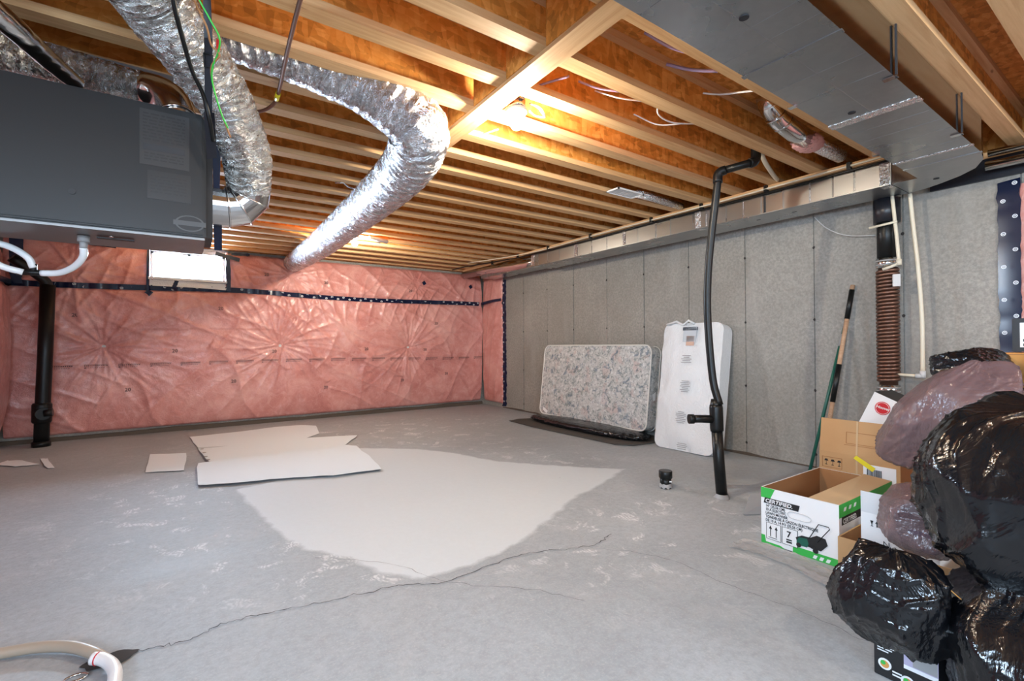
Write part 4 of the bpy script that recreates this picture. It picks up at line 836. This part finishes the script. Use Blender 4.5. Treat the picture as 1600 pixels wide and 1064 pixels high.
# ------------------------------------------------------------------ mattresses
def slab_thing(root, name, w_, h_, t_, m_, rad=.03, puff=.012, seed=0, crumple=0):
    """upright slab: local y = width, z = height, x = thickness (front at -x)"""
    ny_, nz2 = 60, 44; ys = np.linspace(0, w_, ny_); zs_ = np.linspace(0, h_, nz2); Y_, Z_ = np.meshgrid(ys, zs_, indexing='ij')
    ed = np.minimum(np.minimum(Y_, w_-Y_), np.minimum(Z_, h_-Z_))
    rc = .09; cy = np.clip(Y_, rc, w_-rc); cz_ = np.clip(Z_, rc, h_-rc); dd = np.hypot(Y_-cy, Z_-cz_); sc_ = np.where(dd > rc, rc/np.maximum(dd, 1e-6), 1)
    mx_ = np.maximum(np.abs(Y_-cy), np.abs(Z_-cz_)); k_ = np.where(dd > 1e-6, mx_/np.maximum(dd, 1e-6), 1)
    Yc = cy+(Y_-cy)*np.where((Y_ != cy) & (Z_ != cz_), k_, 1); Zc = cz_+(Z_-cz_)*np.where((Y_ != cy) & (Z_ != cz_), k_, 1)
    pf = puff*np.clip(ed/.15, 0, 1)**.6+(crumple*vnoise(Y_*4, Z_*4, seed, 4, 1.5) if crumple else .0025*np.sin(Y_*24)*np.sin(Z_*24))
    Pf = np.stack([-pf, Yc, Zc], -1); Pb = np.stack([t_+pf*.4, Yc, Zc], -1)
    V = np.concatenate([Pf.reshape(-1, 3), Pb.reshape(-1, 3)]); F1 = [tuple(q) for q in grid_faces(ny_, nz2)[:, ::-1]]; nn = ny_*nz2; F2 = [tuple(int(i)+nn for i in q) for q in grid_faces(ny_, nz2)]
    ring = [i*nz2 for i in range(ny_)]+[(ny_-1)*nz2+j for j in range(1, nz2)]+[i*nz2+nz2-1 for i in range(ny_-2, -1, -1)]+[j for j in range(nz2-2, 0, -1)]
    F3 = [(ring[i], ring[(i+1) % len(ring)], ring[(i+1) % len(ring)]+nn, ring[i]+nn) for i in range(len(ring))]
    me = mesh(name, V, F1+F2+F3, m_, root); me.data.polygons.foreach_set('use_smooth', [True]*len(me.data.polygons)); me.data.set_sharp_from_angle(angle=math.radians(50))
    return V, ring, nn, me
ma = thing('floral_mattress', 'grey floral single mattress leaning on its side against concrete', 'mattress', loc=(4.27, 3.545, .105))
V, ring, nn, me = slab_thing(ma, 'mattress_body', 1.89, .985, .165, 'floral', seed=3)
ma.rotation_euler = (0, math.radians(7.0), math.radians(1.4))
for s_ in (0, nn):
    keepo = fin_data('piping', [tube_data([V[i+s_]+np.array([-.002 if s_ == 0 else .002, 0, 0]) for i in ring+[ring[0]]], .008, 8, False)], 'piping', ma)
for a, b in ((1.80, .10), (-.0, .42)):
    if a > 0: fin_data('care_tag', [([(-.016, a, b), (-.016, a-.10, b-.05), (-.02, a-.085, b-.085), (-.02, a+.01, b-.04)], [(0,1,2,3)])], 'white', ma, False)
    else: fin_data('care_tag', [([(.06, -.004, .42), (.12, -.004, .46), (.11, -.012, .36), (.07, -.012, .35)], [(0,1,2,3)])], 'white', ma, False)
wm = thing('wrapped_mattress', 'white crib mattress in clear plastic standing on end against the wall', 'mattress', loc=(4.175, 2.655, .005))
V, ring, nn, me = slab_thing(wm, 'mattress_body', .66, 1.30, .15, 'white', seed=8, puff=.01)
V, ring, nn, me = slab_thing(wm, 'plastic_wrap', .68, 1.325, .165, 'poly', seed=9, puff=.016, crumple=.02); me.location = (-.008, -.01, 0)
wm.rotation_euler = (0, math.radians(9.2), math.radians(3.0))
def wpl(name, y, z, w_, h_, m_): return plate(name, (-.043, y+w_, z), (0,-1,0), (0,0,1), w_, h_, m_, wm, off=.001)
wpl('picture_label', .26, 1.12, .15, .16, mat('pale_pic', (.45,.50,.55), .3)); wpl('picture_label', .28, 1.08, .09, .10, mat('tan_pic', (.55,.36,.28), .3)); wpl('label_header', .25, 1.24, .17, .035, 'navybox')
g = np.random.default_rng(4)
for (a, b, rows) in ((.29, .90, 5), (.28, .60, 7), (.30, .28, 7), (.26, .02, 4)):
    L = []
    for r_ in range(rows):
        w0 = g.uniform(.06, .12); c = a+.06; L.append(([(-.046, c-w0/2, b+r_*.018), (-.046, c+w0/2, b+r_*.018), (-.046, c+w0/2, b+r_*.018+.006), (-.046, c-w0/2, b+r_*.018+.006)], [(0,3,2,1)]))
    fin_data('print', L, 'grey', wm, False)
fin_data('pleat', [tube_data([(-.04,.62,1.31),(-.045,.5,1.34),(-.04,.42,1.30),(-.045,.36,1.345),(-.03,.3,1.31)], .012, 8)], 'poly', wm)
# plastic bundle and cardboard under the floral mattress
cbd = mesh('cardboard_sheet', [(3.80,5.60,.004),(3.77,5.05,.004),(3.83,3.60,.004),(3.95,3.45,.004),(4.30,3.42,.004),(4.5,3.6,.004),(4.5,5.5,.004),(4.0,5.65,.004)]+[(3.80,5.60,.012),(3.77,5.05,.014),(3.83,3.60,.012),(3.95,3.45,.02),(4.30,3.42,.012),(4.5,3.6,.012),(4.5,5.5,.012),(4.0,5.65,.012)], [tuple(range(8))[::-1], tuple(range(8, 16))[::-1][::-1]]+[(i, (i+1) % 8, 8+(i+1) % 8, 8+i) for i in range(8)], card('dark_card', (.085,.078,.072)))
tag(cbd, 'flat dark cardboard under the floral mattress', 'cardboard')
tag(blob('plastic_bundle', (4.19,4.48,.058), (.23,1.0,.058), 'black_bag', e=.75, amp=.12, seed=21, nu=260, nv=40, flat=.016, fr=14), 'crumpled black plastic bundle under the floral mattress', 'plastic sheet')

# ------------------------------------------------------------------ long tools against the wall
sh = thing('wooden_handle_tool', 'wooden tool handle with black grips leaning on the wall', 'tool', loc=(4.38, 1.70, 0))
A_, B_ = np.array([4.30, 1.78, .02]), np.array([4.53, 1.615, 1.575])
seg = lambda a, b: [A_+(B_-A_)*a, A_+(B_-A_)*b]
keep(fin_data('handle', [tube_data(seg(0, 1), .0165, 12)], 'wood'), sh); keep(fin_data('grip', [tube_data(seg(.82, .975), .0195, 12)], 'abs'), sh); keep(fin_data('grip', [tube_data(seg(.38, .58), .0195, 12)], 'abs'), sh)
gr = thing('green_handle_tool', 'thin green tool handle leaning behind the wooden one', 'tool', loc=(4.40, 1.80, 0))
keep(fin_data('handle', [tube_data([(4.30,1.86,.02),(4.53,1.68,1.22)], .013, 12)], 'dgreen'), gr); keep(fin_data('ferrule', [tube_data([(4.50,1.703,1.07),(4.52,1.687,1.17)], .0145, 12)], 'grey'), gr)

# ------------------------------------------------------------------ boxes
Xm, Ym = Vector((1,0,0)), Vector((0,1,0))
def open_box(name, label, x0, y0, x1, y1, z0, z1, outer, inner, t_=.006, rot=0, cat='box', bottom=True):
    """open carton: four walls and a bottom, each a part"""
    root = thing(name, label, cat, loc=(x0, y0, z0)); root.rotation_euler = (0, 0, rot); W_, D_, H_ = x1-x0, y1-y0, z1-z0
    for a, b in (((0,0,0),(t_,D_,H_)), ((W_-t_,0,0),(W_,D_,H_)), ((t_,0,0),(W_-t_,t_,H_)), ((t_,D_-t_,0),(W_-t_,D_,H_))):
        box('side_wall', a, b, outer, root)
        dx, dy = b[0]-a[0], b[1]-a[1]
    e = .0006
    for a, b in (((t_,t_,e),(t_+e,D_-t_,H_-e)), ((W_-t_-e,t_,e),(W_-t_,D_-t_,H_-e)), ((t_,t_,e),(W_-t_,t_+e,H_-e)), ((t_,D_-t_-e,e),(W_-t_,D_-t_,H_-e))): box('lining', a, b, inner, root)
    box('base', (0,0,0), (W_,D_,.004), inner, root); return root
mb = open_box('mower_carton', 'open white and green carton with a printed lawn mower', 2.625, 1.005, 3.33, 1.385, 0, .305, 'white', 'card_dark')
W_, D_, H_ = .705, .38, .305
# near long flap folded over half of the opening
mesh('flap', [(.01,0,.306),(.70,0,.306),(.69,.13,.32),(.03,.15,.30)]+[(.01,0,.302),(.70,0,.302),(.69,.13,.316),(.03,.15,.296)], [(0,1,2,3),(7,6,5,4),(0,4,5,1),(1,5,6,2),(2,6,7,3),(3,7,4,0)], 'card_tan', mb)
fl_ = lambda nm, y, z, w_, h_, m_, off=.001, pts=None: plate(nm, (0, y, z), (0,-1,0), (0,0,1), w_, h_, m_, mb, off=off, pts=pts)
fl_('green_corner', D_, H_-.055, .07, .055, 'green', pts=[(0,0),(.05,.0),(.075,.055),(0,.055)])
fl_('green_band', .215, .0, .215, .04, 'green', pts=[(0,0),(.215,0),(.215,.038),(0,.036)]); fl_('green_corner', D_, .0, .03, .04, 'green', pts=[(0,0),(.13,0),(.10,.012),(.025,.012),(.02,.045),(0,.045)])
for k in range(3): fl_('band_slash', .12-.03*k, .006, .02, .02, 'white', off=.0016, pts=[(0,0),(.016,0),(.024,.018),(.008,.018)])
fl_('brand_plate', .365, .222, .18, .03, 'black', off=.0014, pts=[(0,0),(.178,-.002),(.186,.03),(.006,.03)])
tx = lambda s, y, z, sz, m_='black', off=.0026, **k: text('lettering', s, sz, (0, y, z), (0,-1,0), (0,0,1), m_, mb, off=off, **k)
tx('CERTIFIED.', .357, .228, .028, 'white', bold=.0008, sx=1.05, shear=.2)
for k, s in enumerate(('14" (35,56 CM)', '10 A ELECTRIC', 'LAWN MOWER', 'TONDEUSE À GAZON ÉLECTRIQUE', 'DE 10 A, 14 PO (35,56 CM)')): tx(s, .355, .203-k*.0195, .0205, 'black', off=.0018, bold=.0006, sx=.80)
# hand hole outline
hh = [(.235-.05*1-.04*math.cos(a) if math.cos(a) > 0 else .235-.0-.04*math.cos(a)*.6, .195+.018*math.sin(a)) for a in np.linspace(0, 2*PI, 24, endpoint=False)]
fin_data('hand_hole', [tube_data([(-.002, a-.02, b+.0) for a, b in hh+[hh[0]]], .0017, 6, False)], 'label_l', mb)
fl_('icon_panel', .352, .03, .075, .09, 'white', off=.002); fl_('icon_panel', .268, .03, .075, .09, 'white', off=.002)
for yy_, s_ in ((.352, 1), (.268, 1)):
    for a, b, w2, h2 in ((0,0,.078,.002),(0,.088,.078,.002),(0,0,.002,.09),(.076,0,.002,.09)): fl_('icon_rule', yy_-a, .03+b, w2, h2, 'black', off=.0026)
for yy_ in (.335, .305):
    fl_('arrow', yy_, .048, .012, .055, 'black', off=.003, pts=[(.004,0),(.008,0),(.008,.04),(.014,.04),(.006,.058),(-.002,.04),(.004,.04)])
fl_('arrow_base', .340, .040, .045, .003, 'black', off=.003)
tx('7', .245, .072, .045, 'black', bold=.001, off=.003); fl_('icon_rule', .247, .055, .028, .007, 'black', off=.003); fl_('icon_rule', .247, .042, .028, .009, 'black', off=.003)
# printed mower
fl_('mower_deck', .20, .045, .14, .06, 'black', off=.003, pts=[(.01,.012),(.12,.008),(.15,.045),(.14,.075),(.10,.08),(.07,.06),(.03,.058),(.0,.04)])
fl_('mower_motor', .195, .05, .05, .03, 'dgreen', off=.0034, pts=[(0,0),(.05,0),(.058,.02),(.05,.045),(.012,.04),(.0,.02)])
for a, b, q in ((.185,.050,.012),(.105,.046,.013),(.12,.062,.010)): fin_data('mower_wheel', [tube_data([(-.0032,a,b),(-.0045,a,b)], q, 14)], 'black', mb)
fin_data('mower_handle', [tube_data([(-.004,.135,.10),(-.004,.09,.185),(-.004,.045,.185),(-.004,.04,.175),(-.004,.095,.095)], .0022, 6)], 'black', mb)
# right side (faces the camera's right): green lid edge and lettering
sd = lambda nm, x, z, w_, h_, m_, off=.001, pts=None: plate(nm, (x, 0, z), (1,0,0), (0,0,1), w_, h_, m_, mb, off=off, pts=pts)
sd('green_band', .0, .24, .7, .065, 'green'); sd('brand_plate', .03, .20, .3, .04, 'black', off=.0014)
text('lettering', 'CERTIFIED.', .034, (.04, 0, .206), (1,0,0), (0,0,1), 'white', mb, off=.0025, bold=.0008)
for k in range(3): sd('band_slash', .05+.06*k, .265, .03, .02, 'white', off=.0016, pts=[(0,0),(.025,0),(.035,.018),(.01,.018)])
# small brown carton + white carton in it
bb = open_box('brown_carton', 'small open brown carton holding the white carton', 2.44, .52, 2.86, .94, 0, .22, 'card', 'card_dark', rot=math.radians(0))
wc = thing('white_carton', 'white carton with arrow square standing inside the brown carton', 'box', loc=(2.50, .60, .012))
box('carton_body', (0,0,0), (.28,.27,.33), 'white', wc)
mesh('flap', [(0,0,.33),(0,.27,.33),(-.03,.26,.43),(-.03,.06,.43)]+[(.004,0,.33),(.004,.27,.33),(-.026,.26,.43),(-.026,.06,.43)], [(0,1,2,3),(7,6,5,4),(0,4,5,1),(1,5,6,2),(2,6,7,3),(3,7,4,0)], 'white', wc)
mesh('flap', [(0,0,.33),(.28,0,.33),(.30,-.10,.46),(.05,-.10,.46)], [(3,2,1,0)], 'card', wc)
plate('mark_square', (-.012,.13,.345), (0,-1,0), (-.25,0,.95), .04, .04, 'black', wc, off=.004); text('lettering', 'V', .034, (-.012,.125,.352), (0,-1,0), (-.25,0,.95), 'white', wc, off=.008)
text('lettering', 'N', .035, (0,.19,.20), (0,-1,0), (0,0,1), 'black', wc, off=.002)
L = []; g = np.random.default_rng(8)
for r_ in range(6):
    y_ = .19
    while y_ > .06: l = g.uniform(.008, .022); L.append(([(-.002,y_,.17-r_*.02),(-.002,y_-l,.17-r_*.02),(-.002,y_-l,.18-r_*.02),(-.002,y_,.18-r_*.02)], [(0,1,2,3)])); y_ -= l+.005
fin_data('lettering', L, 'black', wc, False)
plate('fragile_icon', (0,.235,.275), (0,-1,0), (0,0,1), .03, .03, 'black', wc, off=.0015, pts=[(0,.025),(.012,.025),(.008,.012),(.007,.004),(.012,0),(0,0),(.005,.004),(.004,.012)])
plate('fragile_icon', (0,.215,.275), (0,-1,0), (0,0,1), .03, .03, 'black', wc, off=.0015, pts=[(.003,0),(.007,0),(.007,.015),(.012,.015),(.005,.027),(-.002,.015),(.003,.015)])
plate('blue_mark', (0,.10,.285), (0,-1,0), (0,0,1), .09, .02, 'blue', wc, off=.0015)
# tall cardboard behind
tc = thing('tall_carton', 'tan cardboard carton with raised flap behind the mower carton', 'box', loc=(3.45, 1.0, 0))
box('carton_body', (0, 0, 0), (.38, .43, .392), 'card', tc)
mesh('flap', [(0,0,.392),(0,.43,.392),(.02,.425,.605),(.02,.005,.605)]+[(.005,0,.392),(.005,.43,.392),(.025,.425,.605),(.025,.005,.605)], [(3,2,1,0),(4,5,6,7),(0,1,5,4),(1,2,6,5),(2,3,7,6),(3,0,4,7)], 'card', tc)
tp_ = lambda nm, y, z, w_, h_, m_, off=.001, pts=None: plate(nm, (0, y, z), (0,-1,0), (0,0,1), w_, h_, m_, tc, off=off, pts=pts)
for a, b, w2, h2 in ((.415,.29,.115,.003),(.415,.355,.115,.003),(.415,.29,.003,.068),(.303,.29,.003,.068)): tp_('icon_frame', a, b, w2, h2, 'card_dark', off=.002)
for k in range(3): tp_('handling_icon', .402-k*.037, .305, .02, .04, 'black', off=.002, pts=[(.005,0),(.018,0),(.018,.004),(.013,.004),(.013,.025),(.024,.025),(.018,.038),(.006,.038),(0,.025),(.011,.025),(.011,.004),(.005,.004)])
fl2 = lambda nm, y, z, w_, h_, m_, off=.002: plate(nm, (.0+.02*(z-.392)/.213, y, z), (0,-1,0), (.093,0,1), w_, h_, m_, tc, off=off)
for a, b, w2, h2 in ((.28,.46,.16,.003),(.28,.53,.16,.003),(.28,.46,.003,.07),(.29,.45,.20,.003)): fl2('printed_frame', a, b, w2, h2, 'card_dark')
fl2('packing_tape', .225, .395, .010, .21, 'card_tan'); tp_('packing_tape', .225, .2, .010, .19, 'card_tan', off=.0014)
tp_('address_label', .185, .225, .165, .125, 'white', off=.0018)
g = np.random.default_rng(2); y_ = .165; L = []
while y_ > .09: l = g.choice([.0015,.003,.0045]); L.append(([(-.0045,y_,.25),(-.0045,y_-l,.25),(-.0045,y_-l,.325),(-.0045,y_,.325)], [(0,1,2,3)])); y_ -= l+.002
fin_data('barcode', L, 'black', tc, False)
mesh('yellow_tape', [(-.006,.22,.395),(-.006,.12,.335),(-.008,.135,.31),(-.008,.235,.375)], [(0,1,2,3)], 'yellow', tc)
# appliance box with red round emblem, tilted on top
vb = thing('vacuum_carton', 'tilted white carton with a round red emblem on the tall carton', 'box', loc=(3.585, 1.085, .50))
bm = bmesh.new(); bx(bm, 0, 0, -.16, .22, .17, .20); fin('carton_body', bm, 'white', vb); box('dark_side', (-.0, -.002, -.16), (.221, -.0002, .2), 'black', vb); box('dark_top', (.0, .0, .2003), (.22, .17, .202), 'black', vb)
fin_data('emblem', [tube_data([(-.001,.09,.125),(-.003,.09,.125)], .042, 26)], 'red', vb); fin_data('emblem_ring', [tube_data([(-.0035,.09+.036*math.cos(a),.125+.036*math.sin(a)) for a in np.linspace(0, 2*PI, 26)], .0012, 6, False)], 'white', vb)
text('lettering', 'Hoover', .024, (0,.124,.115), (0,-1,.18), (0,.18,1), 'white', vb, off=.0055, bold=.0006, shear=.3)
vb.rotation_euler = (math.radians(24), 0, math.radians(-6)); vb.location = (3.60, 1.10, .535)
# box stack further back: orange box, white box, sign
wb2 = thing('support_carton', 'plain brown carton at the bottom of the heap under the bags', 'box', loc=(2.98, .02, 0)); box('carton_body', (0,0,0), (.72,.62,.88), 'card', wb2, bev=.004); box('tape', (-.001,.29,.0), (.0,.33,.88), 'piping', wb2)
wb3 = thing('white_small_carton', 'pale carton below the orange one on the heap', 'box', loc=(3.05, .45, .885)); box('carton_body', (0,0,0), (.3,.19,.07), 'paper', wb3, bev=.002); box('lid_edge', (-.001,-.001,.05), (.301,.191,.053), 'label_l', wb3)
ob = thing('orange_carton', 'orange-brown carton on the heap by the blue-taped insulation', 'box', loc=(3.0, .25, .90)); box('carton_body', (0,0,0), (.3,.27,.15), 'orange', ob, bev=.003); box('lid_shadow_line', (-.001,.0,.143), (0,.27,.146), 'card_dark', ob)
sg = thing('numbered_carton', 'black-edged white printed carton reading 10 above the heap', 'box', loc=(3.08, .02, 1.055)); box('carton_body', (0,0,0), (.2,.46,.15), 'black', sg, bev=.003)
plate('white_face', (0,.435,.02), (0,-1,0), (0,0,1), .4, .11, 'white', sg, off=.001); text('lettering', '10', .085, (0,.42,.065), (0,-1,0), (0,0,1), 'black', sg, off=.003, bold=.003)
plate('bar', (0,.425,.045), (0,-1,0), (0,0,1), .38, .012, 'black', sg, off=.002); plate('bar', (0,.425,.025), (0,-1,0), (0,0,1), .38, .012, 'black', sg, off=.002)
nb = blob('navy_bag', (2.85,.27,1.0), (.10,.13,.12), 'navy', e=.8, amp=.1, seed=31); tag(nb, 'dark blue plastic bag over the orange carton', 'bag')
# black printed box at the very front
kb = thing('black_carton', 'black printed carton on the floor at the front of the heap', 'box', loc=(1.89, .46, 0))
box('carton_body', (0,0,0), (.34,.165,.155), 'black', kb, bev=.002)
kp = lambda nm, y, z, w_, h_, m_, off=.001, pts=None: plate(nm, (0, y, z), (0,-1,0), (0,0,1), w_, h_, m_, kb, off=off, pts=pts)
kp('picture', .085, .06, .085, .07, 'lilac'); kp('picture', .085, .06, .085, .012, 'white', off=.0016); kp('picture', .062, .075, .06, .05, 'grey', off=.0014)
L = []
for r_ in range(3): L.append(([(-.0015,.155,.10-r_*.008),(-.0015,.105+.01*r_,.10-r_*.008),(-.0015,.105+.01*r_,.104-r_*.008),(-.0015,.155,.104-r_*.008)], [(0,1,2,3)]))
for r_ in range(2): L.append(([(-.0015,.115,.03-r_*.01),(-.0015,.09,.03-r_*.01),(-.0015,.09,.035-r_*.01),(-.0015,.115,.035-r_*.01)], [(0,1,2,3)]))
fin_data('lettering', L, 'white', kb, False)
for a, b in ((.135,.045),(.075,.02)): fin_data('round_picture', [tube_data([(-.001,a,b),(-.002,a,b)], .018, 18)], 'white', kb); fin_data('round_picture_centre', [tube_data([(-.002,a,b),(-.003,a,b)], .012, 14)], 'orange', kb); fin_data('round_picture_leaf', [tube_data([(-.003,a+.004,b+.004),(-.0036,a+.004,b+.004)], .007, 10)], 'green', kb)

# ------------------------------------------------------------------ bags
def cinch(P_, z0, s=.16):
    k = 1-s*np.exp(-((P_[..., 2]-z0)/.05)**2); P_[..., 0] *= k; P_[..., 1] *= k; return P_
tag(blob('black_rubbish_bag', (2.03,.235,.19), (.31,.26,.24), 'black_bag', e=.8, amp=.008, seed=41, nu=180, nv=110, flat=.003, facet=40, fold=.07, fn=lambda P_: cinch(P_, .19)), 'full black rubbish bag at the bottom front of the heap', 'bag')
tag(blob('black_rubbish_bag', (2.10,.25,.625), (.32,.32,.275), 'black_bag', e=.66, amp=.006, seed=44, nu=220, nv=150, facet=44, fold=.06, fn=lambda P_: cinch(P_, -.25)), 'largest black rubbish bag on top of the heap', 'bag')
tag(blob('black_rubbish_bag', (1.86,.565,.285), (.14,.16,.145), 'black_bag', e=.9, amp=.012, seed=52, nu=160, nv=110, facet=34, fold=.08), 'small knotted black bag resting on the black carton', 'bag')
tag(blob('black_rubbish_bag', (2.95,.60,.985), (.14,.14,.085), 'black_bag', e=.9, amp=.05, seed=57, nu=110, nv=70, facet=24), 'thin black bag draped on the heap beside the orange carton', 'bag')
tag(blob('hazy_bag', (2.64,.605,.79), (.22,.20,.21), 'haze', e=.85, amp=.012, seed=61, nu=150, nv=100, facet=26, fold=.04, fn=lambda P_: P_+np.stack([0*P_[..., 0], .45*np.clip(-P_[..., 2], -1, 1), 0*P_[..., 0]], -1)), 'hazy mauve translucent bag sagging over the cartons', 'bag')
tag(blob('hazy_bag', (2.33,.60,.43), (.16,.15,.12), 'haze', e=.85, amp=.02, seed=66, nu=110, nv=80, facet=24, fold=.05), 'lower hazy mauve bag hanging over the white carton', 'bag')
tag(tube('orange_tie', [(1.80,.50,.40),(1.84,.44,.385),(1.86,.40,.35)], .0015, 'orange', None, 5, n=4), 'thin orange tie strip on the small black bag', 'tie')
# bits on the floor
tag(mesh('grey_flap', [(2.93,1.66,.005),(3.18,1.52,.004),(3.30,1.60,.10),(3.12,1.72,.09)]+[(2.935,1.665,.002),(3.185,1.525,.001),(3.305,1.605,.097),(3.125,1.725,.087)], [(0,1,2,3),(7,6,5,4),(0,4,5,1),(1,5,6,2),(2,6,7,3),(3,7,4,0)], 'grey_tape'), 'bent grey plastic offcut leaning at the mower carton', 'offcut')
tag(blob('plastic_scrap', (3.42,1.58,.06), (.10,.12,.07), 'poly', e=.8, amp=.2, seed=71, flat=.002), 'crumpled clear plastic behind the mower carton', 'plastic')
tag(blob('black_scrap', (3.25,1.58,.02), (.09,.06,.03), 'black_bag', e=.8, amp=.2, seed=73, flat=.002), 'black plastic scrap behind the mower carton', 'plastic')
Xs, Ys = np.meshgrid(np.linspace(0, 1, 40), np.linspace(0, 1, 14), indexing='ij')
PX = 2.56-.16*Ys+.04*np.sin(Xs*5); PY = 1.45-.62*Xs; PZ = .006+.02*np.abs(vnoise(Xs*8, Ys*4, 3, 3, 1.5))
tag(grid('clear_wrap', np.stack([PX, PY, PZ], -1), 'clear', flip=True), 'clear plastic wrap on the floor before the mower carton', 'plastic')
bmv = thing('pipe_valve', 'small black spout on the floor behind the waste pipe', 'valve', loc=(3.6, 2.1, 0))
keep(fin_data('spout', [tube_data([(3.52,2.18,.0),(3.52,2.18,.06)], .012, 8), tube_data([(3.50,2.20,.06),(3.54,2.16,.055)], .016, 8)], 'abs'), bmv)
